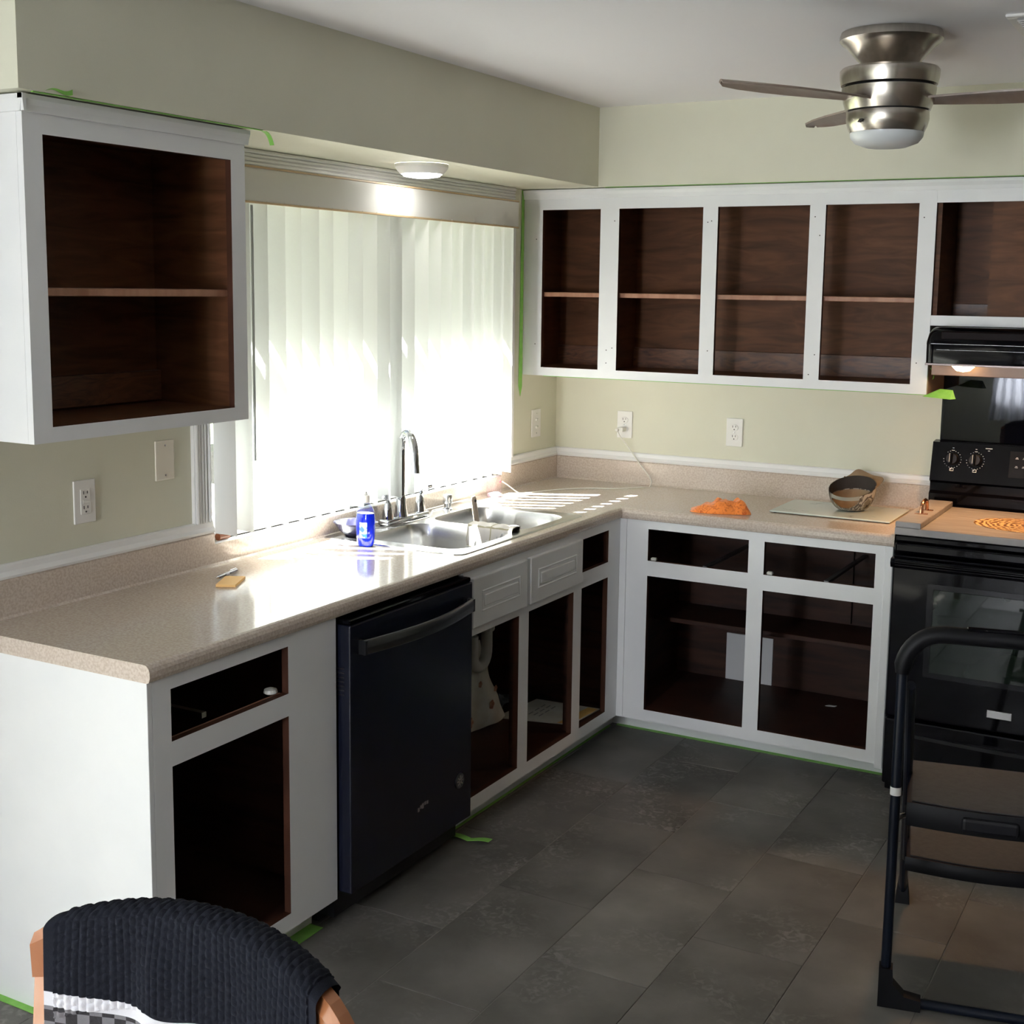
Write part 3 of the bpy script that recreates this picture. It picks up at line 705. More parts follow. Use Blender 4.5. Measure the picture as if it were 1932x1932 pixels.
# things in and on the sink
sp_ = thing('spatula', 'pale spatula handle standing in the right sink bowl', 'spatula', (.24, -1.05, .735))
a = Vector((.235, -1.02, .733)); b_ = Vector((.228, -1.075, .985)); t_ = (b_-a).normalized()
mx_ = Matrix.Translation(a) @ t_.to_track_quat('Z', 'X').to_matrix().to_4x4()
obj('handle', MB().lathe([(.010, .06), (.013, .12), (.014, .20), (.013, .25), (.008, .262)], (0, 0, 0), 14, mx_, sx=1, sy=.5), woodspoon, sp_, smooth=True)
obj('blade', MB().box(-.03, .03, -.002, .002, -.0, .065, .0015, mx=mx_), woodspoon, sp_)
obj('hang_hole', MB().lathe([(.005, -.0082), (.005, .0082)], (0, 0, 0), 12, mx_ @ Matrix.Translation((0, 0, .245)) @ Matrix.Rotation(R(90), 4, 'X')), slotm, sp_)
mb = MB()
zz0 = .745
for k in range(9): 
    x = .19+k*.037; mb.tube([(x, -1.20, zz0+.09), (x, -1.19, zz0), (x, -.95, zz0), (x, -.94, zz0+.09)], .0017, 6)
for y, z in ((-1.2, zz0+.09), (-.94, zz0+.09), (-1.19, zz0), (-.95, zz0), (-1.07, zz0)): mb.tube([(.19, y, z), (.486, y, z)], .002, 6)
for x in (.19, .486): mb.tube([(x, -1.2, zz0+.09), (x, -.94, zz0+.09)], .002, 6)
for x in (.2, .476):
    for y in (-1.18, -.96): mb.tube([(x, y, .7315), (x, y, zz0)], .002, 6)
tag(obj('wire_rack', mb, wirem, smooth=True, loc=(.34, -1.07, .73)), 'dark wire basket rack sitting in the right sink bowl', 'rack')
def cloth_fn(u, v):       # draped over the divider, most of it hanging in the left bowl
    x = .335+u*.175+.01*math.sin(v*5); s = -.105+v*.22
    yd = -1.270
    w = .006*math.sin(u*13+v*4)
    if s < -.034: return (x, yd-.034-abs(w)*.9, zt+.010+(s+.034)*1.0+.001)
    if s > .034: return (x, yd+.040+abs(w)*.5, zt+.010-(s-.034)*1.0+.001)
    return (x, yd+s*1.05, zt+.011+.004*math.cos(s*40)+abs(w)*.6)
tag(obj('dishcloth', MB().grid(cloth_fn, 18, 30, uv=lambda u, v: (u*.16, v*.22), th=.003), checkm, smooth=True, loc=(.42, -1.27, zt)), 'cream checked dishcloth draped over the sink divider', 'dishcloth')
# dark dish, soap bottle
ds = tag(obj('bowl', MB().lathe([(.030, 0), (.034, .002), (.055, .020), (.070, .042), (.0725, .046), (.068, .043), (.052, .023), (.03, .006), (0, .005)], (.098, -1.615, zt), 32, cap=False), navydish, smooth=True, loc=(.098, -1.615, zt)), 'shallow dark glazed bowl behind the blue soap bottle', 'bowl')
bt = thing('soap_bottle', 'clear bottle of bright blue dish soap in front of the sink', 'bottle', (.222, -1.728, CT))
def bprof(rs, n=28):
    return rs
mb = MB().lathe([(.0, .001), (.024, .001), (.028, .006), (.031, .03), (.0325, .055), (.0325, .090), (.030, .104), (.029, .107), (0, .107)], (.222, -1.728, CT), 30, sy=.72, cap=False)
obj('liquid', mb, soapm, bt, smooth=True)
mb = MB().lathe([(.026, 0), (.030, .006), (.033, .03), (.0345, .06), (.0345, .09), (.031, .112), (.022, .132), (.012, .142)], (.222, -1.728, CT), 30, sy=.72, cap=False)
obj('body', mb, clearpl, bt, smooth=True)
obj('cap', MB().lathe([(.013, .141), (.014, .144), (.013, .164), (.006, .167), (.005, .176), (0, .177)], (.222, -1.728, CT), 20, cap=False), platem, bt, smooth=True)
def lab(u, v):
    a = R(-100+u*45); return (.222+.0353*math.cos(a), -1.728+.72*.0353*math.sin(a), CT+.030+v*.050)
obj('label', MB().grid(lab, 10, 2), mat('pale_blue_label', (.02, .12, .75), .3, col2=(.55, .80, .95), scale=45, lo=.48, hi=.56), bt, smooth=True)

# ================================================================= SMALL THINGS ON THE COUNTER
wx = thing('wax_warmer', 'clear pinkish night light jar with a white cord at the window corner', 'night light', (.05, -.64, CT))
obj('jar', MB().lathe([(.026, 0), (.031, .003), (.030, .05), (.026, .085), (.024, .088)], (.062, -.64, CT), 26, cap=False), glasscup, wx, smooth=True)
obj('base_disc', MB().lathe([(.027, .001), (.027, .012), (.02, .016), (0, .016)], (.062, -.64, CT), 24, cap=False), mat('mauve_wax', (.78, .66, .74), .4), wx, smooth=True)
obj('indicator', MB().lathe([(.004, 0), (.004, .003)], (.091, -.646, CT+.062), 10, Matrix.Rotation(R(90), 4, 'Y')), mat('red_dot', (.7, .06, .1), .4), wx)
cz = CT+.0032
cord = [(.093, -.628, CT+.060), (.10, -.60, CT+.045), (.115, -.55, CT+.012), (.13, -.52, cz), (.20, -.36, cz), (.29, -.25, cz), (.38, -.21, cz), (.47, -.10, cz), (.485, -.07, cz+.001), (.478, -.045, cz+.03), (.42, -.030, CT+.09), (.365, -.028, 1.07), (.333, -.035, 1.11), (.322, -.045, 1.135)]
def smoothp(p, n=6):
    p = [Vector(q) for q in p]; out = []
    for i in range(len(p)-1):
        a, b, c, d = p[max(i-1, 0)], p[i], p[i+1], p[min(i+2, len(p)-1)]
        for k in range(n):
            t = k/n; out.append(.5*((2*b)+(-a+c)*t+(2*a-5*b+4*c-d)*t*t+(-a+3*b-3*c+d)*t**3))
    out.append(p[-1]); return out
obj('cord', MB().tube(smoothp(cord), .0022, 8), sagewhite, wx, smooth=True)
# outlets
def outlet(name, label, cat, c, axis, kind, w=.07, h=.115, m=platem):
    """wall plate on wall_back (axis y) or wall_left (axis x); c = centre (along, z)"""
    a, z = c
    o = thing(name, label, cat, (0.0, a, z) if axis == 'x' else (a, 0, z))
    M_ = Matrix.Translation((0, a, z)) @ Matrix.Rotation(R(90), 4, 'Z') if axis == 'x' else Matrix.Translation((a, 0, z))
    def pb(nm, x0, x1, z0, z1, t0, t1, mt, bev=0):
        return obj(nm, MB().box(x0, x1, -t1, -t0, z0, z1, bev, 2 if bev else 1, mx=M_), mt, o)
    pb('plate', -w/2, w/2, -h/2, h/2, .0005, .006, m, .002)
    if kind == 'duplex' or kind == 'gfci':
        if kind == 'gfci':
            pb('receptacle', -.0165, .0165, -.033, .033, .006, .0085, platem, .0015)
            pb('test_button', -.009, .009, .001, .006, .0085, .0095, platem); pb('reset_button', -.009, .009, -.006, -.001, .0085, .0095, platem)
        for s in (.0195, -.0195):
            if kind == 'duplex':
                obj('socket', MB().lathe([(.0165, 0), (.0165, .0025), (.015, .003)], (0, 0, 0), 24, M_ @ Matrix.Translation((0, -.006, s)) @ Matrix.Rotation(R(90), 4, 'X'), sy=.85), platem, o)
            mb = MB(); t0, t1 = -.0098, -.0088
            if kind == 'gfci': t0, t1 = -.0095, -.0084
            mb.box(-.0075, -.0055, t0, t1, s+.0005, s+.009, mx=M_); mb.box(.005, .007, t0, t1, s+.0015, s+.0085, mx=M_)
            mb.lathe([(.0024, 0), (.0024, .001)], (0, 0, 0), 10, M_ @ Matrix.Translation((0, t1, s-.007)) @ Matrix.Rotation(R(90), 4, 'X'))
            obj('slots', mb, slotm, o)
    if kind == 'switch':
        for s in (.014, -.018):
            pb('toggle', -.009, .009, s-.0045, s+.006, .006, .013, platem, .002)
    if kind in ('blank', 'switch', 'duplex'):
        for s in ((.042, -.042) if kind != 'duplex' else (0,)):
            obj('screw', MB().lathe([(.003, 0), (.003, .0015), (.001, .002)], (0, 0, 0), 10, M_ @ Matrix.Translation((0, -.006, s)) @ Matrix.Rotation(R(90), 4, 'X')), silverm, o)
    return o
outlet('wall_outlet', 'white outlet on the left wall under the doorless wall cabinet', 'outlet', (-2.671, 1.168), 'x', 'gfci', .072, .114)
outlet('blank_plate', 'blank almond cover plate on the left wall near the window casing', 'cover plate', (-2.379, 1.245), 'x', 'blank', .072, .112, almondm)
outlet('light_switch', 'white light switch plate between the window and the back corner', 'switch', (-.19, 1.166), 'x', 'switch', .078, .118)
o1 = outlet('wall_outlet', 'white outlet on the back wall with a charger plugged into its lower socket', 'outlet', (.334, 1.165), 'y', 'duplex')
outlet('wall_outlet', 'empty white outlet on the back wall above the orange cloth', 'outlet', (.826, 1.163), 'y', 'duplex')
pa = thing('power_adapter', 'small white plug-in adapter in the lower socket on the back wall', 'adapter', (.334, -.01, 1.147))
obj('body', MB().box(.318, .346, -.05, -.0101, 1.137, 1.156, .003, 2), platem, pa); obj('plug_end', MB().box(.315, .329, -.062, -.0505, 1.139, 1.151, .002), sagewhite, pa)
# sticky notes and pen
o = tag(obj('note_pad', MB().poly([(.214, -2.413, CT+.0002), (.262, -2.388, CT+.0002), (.214, -2.292, CT+.0002), (.164, -2.317, CT+.0002)], (0, 0, .007)), paperm, loc=(.21, -2.35, CT)), 'yellow-orange sticky note pad on the near countertop', 'note pad')
pn = thing('pen', 'dark pen with silver tip lying beside the sticky notes', 'pen', (.152, -2.29, CT+.005))
pa_, pb_ = Vector((.178, -2.372, CT+.0125)), Vector((.132, -2.236, CT+.0055)); dd = pb_-pa_
q = lambda t: pa_+dd*t
obj('barrel', MB().tube([q(.1), q(.4), q(.46), q(1)], .0048, 12), penm, pn, smooth=True)
obj('tip', MB().tube([q(-.0), q(.02), q(.1)], [.0008, .0022, .0046], 10), silverm, pn, smooth=True)
obj('clip', MB().tube([q(.98)+Vector((0, 0, .0062)), q(.7)+Vector((0, 0, .0066))], .0012, 6), silverm, pn)
obj('band', MB().tube([q(.42), q(.6)], .0050, 12), mat('pen_grey', (.25, .25, .3), .3), pn, smooth=True)
# orange cloth
def rag():
    mb = MB()
    def fn(u, v):
        a = u*2*PI; rr_ = v
        x = .938+.116*rr_*math.cos(a)*(1+.16*math.sin(3*a+1)); y = -.487+.062*rr_*math.sin(a)*(1+.2*math.sin(2*a))
        t = (x-.83)/.22
        h = .014+.064*max(0, min(1, t))**1.1
        hh = h*(1-rr_**2.2)**.75 if rr_ < 1 else 0
        p = Vector((x*22, y*22, 1)); 
        hh *= 1+.28*noise.noise(p)+.22*noise.noise(p*2.3)+.16*math.sin(x*60+y*75+2.5*noise.noise(p))
        return (x, y, CT+.0008+max(hh, 0))
    mb.grid(fn, 72, 26); bmesh.ops.remove_doubles(mb.bm, verts=mb.bm.verts, dist=1e-4); return mb
tag(obj('cleaning_cloth', rag(), orangem, smooth=True, loc=(.935, -.49, CT)), 'crumpled orange microfibre cloth on the back counter', 'cloth')
# glass cutting board
gb = thing('cutting_board', 'pale green glass cutting board left of the stove', 'cutting board', (1.35, -.22, CT))
P4 = [(1.112, -.392), (1.560, -.392), (1.560, -.080), (1.112, -.080)]
obj('pane', MB().box(1.112, 1.560, -.392, -.08, CT+.003, CT+.0085, .0015), glassboard, gb)
mb = MB()
for x in (1.13, 1.54):
    for y in (-.375, -.1): mb.lathe([(.007, 0), (.007, .003)], (x, y, CT), 10)
obj('feet', mb, rubberm, gb)
mb = MB()
for k in range(16):
    x = random.choice((random.uniform(1.15, 1.25), random.uniform(1.32, 1.53))); y = random.uniform(-.37, -.30) if random.random() < .6 else random.uniform(-.2, -.1); a = random.uniform(0, 6); s = random.uniform(.008, .022)
    mb.poly([(x+s*math.cos(a)*k1-s*.25*k2*math.sin(a), y+s*math.sin(a)*k1+s*.25*k2*math.cos(a), CT+.0087) for k1, k2 in ((-1, 0), (0, -.6), (1, 0), (0, .6))], (0, 0, .0003))
obj('leaf_print', mb, marblem, gb)
# camouflage cap lying upside down
cp = thing('baseball_cap', 'camouflage baseball cap lying upside down on the glass board', 'cap', (1.372, -.205, CT+.009))
cap_c = Vector((1.372, -.205, CT+.0092)); CH = .088
CM = Matrix.Translation(cap_c) @ Matrix.Rotation(R(0), 4, 'Z')
th0 = R(-95)     # direction of the back of the cap (strap side, towards viewer-left)
tb = R(62)       # brim direction
def capR(v): return [.045, .066, .078, .084, .086, .085, .0835][0] if False else .088*math.sin(R(28+v*66))/math.sin(R(90))
def capz(v): return CH*(1-math.cos(R(v*92)))/(1-math.cos(R(92)))
def cpt(a, v, ins=0):
    r = (.040+.047*math.sin(R(v*90)))-ins; zz = CH*(v**1.7)
    tilt = -.030*math.cos(a-th0)*v**2            # lower rim at the back of the cap
    return cap_c+Vector((r*math.cos(a), r*math.sin(a)*1.08, zz+tilt+ins*.2))
N = 72
def capshell(v0, v1, ins, skip=False, nv=12):
    mb = MB(); bm = mb.bm; g = []
    for i in range(N):
        a = 2*PI*i/N; g.append([bm.verts.new(cpt(a, v0+(v1-v0)*j/nv, ins)) for j in range(nv+1)])
    for i in range(N):
        for j in range(nv):
            a = 2*PI*(i+.5)/N; v = v0+(v1-v0)*(j+.5)/nv; da = math.atan2(math.sin(a-th0), math.cos(a-th0))
            if skip and abs(da) < R(42) and v > .42+.44*(abs(da)/R(42))**2.4 and v < .88: continue
            bm.faces.new((g[i][j], g[(i+1) % N][j], g[(i+1) % N][j+1], g[i][j+1]))
    if v0 == 0: bm.faces.new([g[i][0] for i in range(N)])
    return mb
obj('crown', capshell(0, 1, 0, True), camom, cp, smooth=True)
obj('lining', capshell(0, .72, .0025, True), capin, cp, smooth=True)
def band(u, v):
    a = th0+R(40)+u*R(280); return cpt(a, .74+.26*v, .0032)
obj('sweatband', MB().grid(band, 60, 3), capband, cp, smooth=True)
obj('strap', MB().grid(lambda u, v: cpt(th0+R(-38+76*u), .86+.15*v, -.0015), 16, 2, th=.0015), mat('strap_webbing', (.26, .25, .21), .8, bump=.3, bscale=300), cp, smooth=True)
BA = [cpt(R(125), 1), Vector((1.335, -.112, 1.043)), Vector((1.362, -.09, 1.064)), Vector((1.412, -.082, 1.045)), Vector((1.458, -.088, 1.036)), cpt(R(2), 1)]
BO = smoothp(BA, 8)
def brim(u, v):
    p = cpt(R(128-128*u), 1.0, -.0005); k = u*(len(BO)-1); i = min(int(k), len(BO)-2); q_ = BO[i].lerp(BO[i+1], k-i)
    m_ = p.lerp(q_, v); m_.z -= .010*math.sin(PI*v)*math.sin(PI*u); return m_
mb = MB().grid(brim, 28, 8, th=.0025); obj('brim', mb, capin, cp, smooth=True)

# ================================================================= STOVE, HOOD
RX0, RX1, RF = 1.637, 2.44, -.655
st = thing('stove', 'gloss black electric range with oven window right of the counter', 'stove', (2.04, -.33, 0))
obj('body', MB().box(RX0+.004, RX1-.004, RF+.035, -.03, .02, .905, .003), blackgl, st)
obj('cooktop', MB().box(RX0, RX1, RF, -.09, .905, .930, .006, 2), blackgl, st)
obj('front_trim', MB().box(RX0+.003, RX1-.003, RF-.003, RF+.034, .868, .903, .008, 2), blackgl, st)
door_ = obj('oven_door', MB().box(RX0+.002, RX1-.002, RF-.010, RF+.033, .300, .862, .006, 2), blackgl, st)
obj('oven_window', MB().box(1.778, 2.30, RF-.0125, RF-.0105, .470, .756, .001), oveng, door_)
obj('window_border', MB().box(1.758, 2.32, RF-.0112, RF-.0101, .452, .774, .0003), mat('smoked_border', (.006, .006, .008), .1, spec=.3), door_)
hp = [(RF-.010, .852), (RF-.030, .858), (RF-.052, .855), (RF-.058, .842), (RF-.050, .826), (RF-.03, .820), (RF-.01, .818)]
obj('handle', MB().poly([(RX0+.004, y, z) for y, z in hp], (RX1-RX0-.008, 0, 0)), blackgl, door_)
mb = MB()
for z in (.835, .843, .849): mb.box(RX0+.02, RX1-.02, RF-.060, RF-.055, z, z+.0022)
obj('handle_ridges', mb, blackgl, door_)
obj('maker_badge', MB().box(1.972, 2.050, RF-.0135, RF-.0102, .348, .374, .001), silverm, door_)
dr = obj('storage_drawer', MB().box(RX0+.002, RX1-.002, RF-.006, RF+.033, .055, .288, .006, 2), blackgl, st)
obj('pull_lip', MB().poly([(1.70+t*.68, RF-.006-.022*math.sin(PI*t), .232-.0*t) for t in [i/16 for i in range(17)]]+[(2.38, RF-.004, .232), (1.70, RF-.004, .232)], (0, 0, .012)), blackpl, dr)
obj('plinth', MB().box(RX0+.02, RX1-.02, RF+.05, -.05, 0, .055), blackdark, st)
bgd = obj('backguard', MB().poly([(1.628, -.004, .93), (1.628, -.085, .93), (1.628, -.085, .995), (1.628, -.072, 1.005), (1.628, -.072, 1.035), (1.628, -.088, 1.045), (1.628, -.055, 1.186), (1.628, -.004, 1.190)], (RX1-1.628+.006, 0, 0)), blackgl, st)
tl = math.atan2(.033, .141)
PM = Matrix.Translation((0, -.0885, 1.045)) @ Matrix.Rotation(-tl, 4, 'X')      # local z up the sloping panel, -y outward
for k, x in enumerate((1.704, 1.786, 2.26, 2.345)):
    kb = obj('knob', MB().lathe([(.024, 0), (.024, .006), (.020, .014), (.019, .022), (0, .022)], (0, 0, 0), 28, PM @ Matrix.Translation((x, 0, .083)) @ Matrix.Rotation(R(90), 4, 'X'), cap=False), blackpl, st, smooth=True)
    obj('grip', MB().box(x-.0045, x+.0045, -.034, -.018, .083-.020, .083+.020, .002, mx=PM), blackgl, kb)
    obj('pointer', MB().box(x-.0056, x-.0044, -.0345, -.0335, .083-.014, .083+.018, mx=PM), whiteink, kb)
    mb = MB()
    for i in range(20):
        a = R(i*18); r_ = .0315
        if 8 <= i <= 9 or i == 5: continue
        mb.box(x+r_*math.cos(a)-.0013, x+r_*math.cos(a)+.0013, -.0009, .0002, .083+r_*math.sin(a)-.0009, .083+r_*math.sin(a)+.0009, mx=PM)
    mb.box(x-.005, x+.005, -.0009, .0002, .083+.033, .083+.0345, mx=PM)
    mb.box(x-.003, x+.003, -.0009, .0002, .083+.042, .083+.0435, mx=PM)
    for q in ((-.007, .007, .033, .0345), (-.007, .007, .042, .0435), (-.007, -.0055, .033, .0435), (.0055, .007, .033, .0435), (-.006, -.0005, .034, .038)):
        mb.box(x+q[0], x+q[1], -.0009, .0002, .083-q[3], .083-q[2], mx=PM)
    obj('dial_marks', mb, whiteink, st)
mb = MB().box(1.818, 1.842, -.0009, .0002, .130, .1325, mx=PM); mb.box(1.827, 1.834, -.0009, .0002, .122, .124, mx=PM)
obj('printed_marks', mb, whiteink, st)
cpn = obj('clock_panel', MB().box(1.905, 2.17, -.0012, .0002, .03, .128, .0005, mx=PM), mat('control_glass', (.006, .006, .007), .2, spec=.2), st)
mb = MB()
for q in ((1.925, .100), (1.950, .100), (1.925, .068), (1.95, .068), (1.98, .068), (2.01, .1), (2.01, .068), (2.13, .1), (2.13, .068)):
    mb.box(q[0], q[0]+.011, -.0018, -.0011, q[1], q[1]+.0015, mx=PM); mb.box(q[0]+.002, q[0]+.009, -.0018, -.0011, q[1]+.004, q[1]+.0055, mx=PM)
obj('button_marks', mb, whiteink, cpn)
# black splash panel on the wall
tag(obj('splash_panel', MB().box(1.643, 2.43, -.010, -.001, 1.1905, 1.452, .001), mat('black_mirror_panel', (.003, .003, .005), .02, spec=.38, bump=.06, bscale=6), loc=(2.0, -.005, 1.2)), 'gloss black wall panel between the stove and the hood', 'wall panel')
# hood
hd = thing('range_hood', 'gloss black range hood over the stove with a lit warm bulb', 'range hood', (2.05, -.2, 1.45))
HX0, HX1 = 1.662, 2.43
def hoodloop(ins, z, fr, r=.03):
    return [(x, y, z) for x, y, _ in rr(HX0+ins, HX1-ins, fr, -.006, r)]
mb = MB(); loft(mb, [hoodloop(0, 1.500, -.455), hoodloop(0, 1.560, -.460), hoodloop(.0, 1.566, -.462), hoodloop(.0, 1.574, -.458), hoodloop(.004, 1.600, -.445), hoodloop(.012, 1.616, -.425), hoodloop(.02, 1.622, -.41)], True)
obj('canopy', mb, blackgl, hd, smooth=True)
obj('upper_front', MB().box(HX0+.05, HX1-.05, -.455, -.43, 1.580, 1.610, .004), mat('hood_recess', (.006, .003, .003), .5, spec=.08), hd)
tl_ = mat('hood_trim_line', (.30, .30, .30), .45, .6)
obj('trim_line', MB().box(HX0+.04, HX1-.02, -.4635, -.459, 1.546, 1.5472), tl_, hd); obj('trim_line', MB().box(HX0+.02, HX1-.006, -.4635, -.455, 1.5655, 1.5672), tl_, hd)
obj('underside_pan', MB().box(HX0+.002, HX1-.002, -.34, -.012, 1.452, 1.4995, .002), bronze, hd)
obj('lower_lip', MB().box(HX0+.002, HX1-.002, -.452, -.435, 1.492, 1.4995, .001), mat('hood_lip', (.1, .08, .075), .3, .6), hd)
obj('bulb', MB().lathe([(.036, 0), (.034, -.008), (.020, -.022), (0, -.026)], (1.785, -.415, 1.497), 20, cap=False, sx=1.1, sy=.8), hoodled, hd, smooth=True)
light('hood_lamp', 'SPOT', (1.86, -.37, 1.44), 17, (1, .52, .22), (.05, -.05, -1), spot_size=R(125), spot_blend=.9, shadow_soft_size=.03)
# noodle board over the burners
nb = thing('stove_cover', 'grey wooden stove-top cover board with copper handle and burnt swirl', 'stove cover', (2.03, -.40, .9305))
SX0, SX1, SY0, SY1 = 1.640, 2.435, -.668, -.125
obj('board', MB().box(SX0, SX1, SY0, SY1, .9305, .9555, .002), stoveboard, nb)
obj('side_rail', MB().box(SX0+.001, SX0+.085, SY0+.001, SY1-.001, .9556, .976, .002), stoveboard, nb)
obj('side_rail', MB().box(SX1-.085, SX1-.001, SY0+.001, SY1-.001, .9556, .976, .002), stoveboard, nb)
cs = Vector((2.04, -.40, .9557))
obj('burnt_design', MB().lathe([(.17, 0), (.17, .0006)], cs, 48, sx=1.12, sy=.85), swirlm, nb)
for hx in (SX0+.045,):
    h = obj('handle', MB().tube(smoothp([(hx, -.475, .978), (hx, -.470, 1.0), (hx, -.455, 1.014), (hx, -.43, 1.018), (hx, -.405, 1.014), (hx, -.39, 1.0), (hx, -.385, .978)], 4), .007, 10), copperm, nb, smooth=True)
    mb = MB(); mb.box(hx-.022, hx+.022, -.482, -.468, .976, .979, .001); mb.box(hx-.022, hx+.022, -.392, -.378, .976, .979, .001)
    obj('handle_foot', mb, copperm, h)

# ================================================================= WINDOW BLINDS
vb = thing('vertical_blind', 'cream vertical blind with valance covering the kitchen window', 'blind', (.07, -1.36, 1.0))
obj('head_rail', MB().box(.045, .095, -2.15, -.60, 2.0, 2.04, .002), trimm, vb)
vy0, vy1 = -2.27, -.555
mb = MB().box(.104, .110, vy0, vy1, 1.972, 2.066, .001); mb.box(.0245, .104, vy1-.006, vy1, 1.972, 2.066); mb.box(.0245, .104, vy0, vy0+.006, 1.972, 2.066)
obj('valance', mb, valm, vb)
for z in (1.966, 2.066): obj('valance_edge', MB().box(.1035, .1125, vy0, vy1+.001, z, z+.006, .001), goldm, vb)
vme = []
def vane_mesh(th):
    mb = MB(); bm = mb.bm; w = .0889; n = 6; A = []
    for z in (0, -.965):
        row = []
        for i in range(n+1):
            s = (i/n-.5); p = Vector((s*w, .0065*(1-4*s*s), z)); p.rotate(Matrix.Rotation(th, 3, 'Z')); row.append(p)
        A.append(row)
    v = [[bm.verts.new(p) for p in r_] for r_ in A]
    for i in range(n): bm.faces.new((v[0][i], v[0][i+1], v[1][i+1], v[1][i]))
    me = D.meshes.new('vane'); bm.to_mesh(me); bm.free(); me.materials.append(vanem)
    me.polygons.foreach_set('use_smooth', [True]*len(me.polygons)); return me
vt = [vane_mesh(R(a)) for a in (-3, -7, 0, -12)]
yy = -2.205; k = 0; vbo = wloc(vb)
while yy < -.57:
    o = D.objects.new('vane', vt[(k*7 % 3) if k not in (11, 12) else 3]); COL.objects.link(o); o.parent = vb
    o.location = Vector((.068, yy, 1.975))-vbo
    yy += .0775+random.uniform(-.005, .005); k += 1
obj('wand', MB().tube([(.118, -2.13, 1.96), (.118, -2.13, 1.225)], .004, 8), mat('wand_grey', (.45, .47, .45), .3), vb, smooth=True)
tag(obj('brown_knob', MB().tube([(.008, -2.175, wz0+.012), (.008, -2.13, wz0+.012)], [.011, .011], 14), brownknob, smooth=True, loc=(.008, -2.15, wz0)), 'short brown wooden peg on the left end of the window sill', 'peg')
# patio door blind (mostly closed, one gap)
pbz = thing('vertical_blind', 'closed cream vertical blind on the patio door', 'blind', (.06, -5.2, .03))
obj('head_rail', MB().box(.035, .10, dy0-.05, dy1+.05, 2.03, 2.10), trimm, pbz)
me = vane_mesh(R(62)); 
yy = dy0; po = wloc(pbz)
while yy < dy1+.02:
    if not (-4.56 < yy < -4.33):
        o = D.objects.new('vane', me); COL.objects.link(o); o.parent = pbz; o.location = Vector((.068, yy, 2.02))-po; o.scale = (1, 1, 2.05)
    yy += .078

# ================================================================= LIGHTS IN THE ROOM
pk = thing('ceiling_light', 'round flush LED light under the soffit above the sink', 'light', (.215, -1.40, SB))
obj('housing', MB().lathe([(.088, 0), (.088, -.010), (.078, -.024), (.068, -.032), (.066, -.030)], (.215, -1.40, SB-.0005), 40, cap=False), platem, pk, smooth=True)
obj('diffuser', MB().lathe([(.066, -.030), (.06, -.038), (.03, -.043), (0, -.044)], (.215, -1.40, SB-.0005), 40, cap=False), led, pk, smooth=True)
# ceiling fan
fx, fy = 1.718, -1.37
fn_ = thing('ceiling_fan', 'brushed nickel hugger ceiling fan with three blades and frosted light', 'ceiling fan', (fx, fy, H))
def fl_(prof): return MB().lathe(prof, (fx, fy, 0), 56, cap=False)
obj('canopy', fl_([(0, H-.0005), (.133, H-.0005), (.137, H-.012), (.137, H-.022), (.130, H-.030), (.118, H-.038), (.086, H-.074), (.062, H-.102), (.056, H-.118), (0, H-.118)]), nickelm, fn_, smooth=True)
obj('motor_housing', fl_([(0, 2.340), (.128, 2.340), (.133, 2.334), (.132, 2.315), (.128, 2.296), (.120, 2.2935), (0, 2.2935)]), nickelm, fn_, smooth=True)
obj('seam', fl_([(.118, 2.2935), (.118, 2.289)]), blackdark, fn_)
obj('hub', fl_([(0, 2.2888), (.126, 2.2888), (.125, 2.275), (.120, 2.250), (.113, 2.229), (0, 2.229)]), nickelm, fn_, smooth=True)
obj('seam', fl_([(.106, 2.229), (.106, 2.225)]), blackdark, fn_)
obj('light_kit', fl_([(0, 2.2248), (.110, 2.2248), (.111, 2.205), (.106, 2.185), (.099, 2.1705), (0, 2.1705)]), nickelm, fn_, smooth=True)
obj('glass_dome', fl_([(.0985, 2.170), (.097, 2.158), (.085, 2.143), (.055, 2.132), (.02, 2.1285), (0, 2.128)]), frostm, fn_, smooth=True)
mb = MB().poly([(-.012, 0, -.004), (.0, 0, -.006), (.006, 0, .002), (-.004, 0, .005)], (0, .002, 0))
mb.xf(Matrix.Translation((fx-.045, fy-.1045, 2.195)) @ Matrix.Rotation(R(-22), 4, 'Z')); obj('wear_mark', mb, slotm, fn_)
def blade(ang):
    mb = MB(); out = []
    prof_ = [(.10, .045), (.18, .062), (.28, .078), (.38, .082), (.47, .072), (.54, .046), (.58, .008)]
    def fn(u, v):
        t = u*(len(prof_)-1); i = min(int(t), len(prof_)-2); f_ = t-i
        r = prof_[i][0]*(1-f_)+prof_[i+1][0]*f_; w = prof_[i][1]*(1-f_)+prof_[i+1][1]*f_
        s = (v-.5)*2; y = s*w; pitch = R(4)
        return (r, y*math.cos(pitch), -y*math.sin(pitch)*.9+.008*(1-s*s))
    mb.grid(fn, 24, 8, th=.005)
    mb.xf(Matrix.Translation((fx, fy, 2.255)) @ Matrix.Rotation(R(ang), 4, 'Z')); return mb
for a in (4, 126, 239): obj('blade', blade(a), bladem, fn_, smooth=True)
# ceiling vent
cv = thing('ceiling_vent', 'white ceiling air vent at the right beside the fan', 'vent', (2.19, -1.36, H))
mb = MB()
for q in ((2.03, 2.37, -1.49, -1.465), (2.03, 2.37, -1.235, -1.21), (2.03, 2.055, -1.465, -1.235), (2.345, 2.37, -1.465, -1.235)): mb.box(*q, H-.008, H-.0005, .002)
obj('frame', mb, trimm, cv)
for k in range(9):
    y = -1.455+k*.026; obj('slat', MB().box(2.055, 2.345, -.011, .011, -.0008, .0008, mx=Matrix.Translation((0, y, H-.008)) @ Matrix.Rotation(R(38), 4, 'X')), trimm, cv)
obj('duct', MB().box(2.056, 2.344, -1.464, -1.236, H-.0015, H-.0004), blackdark, cv)

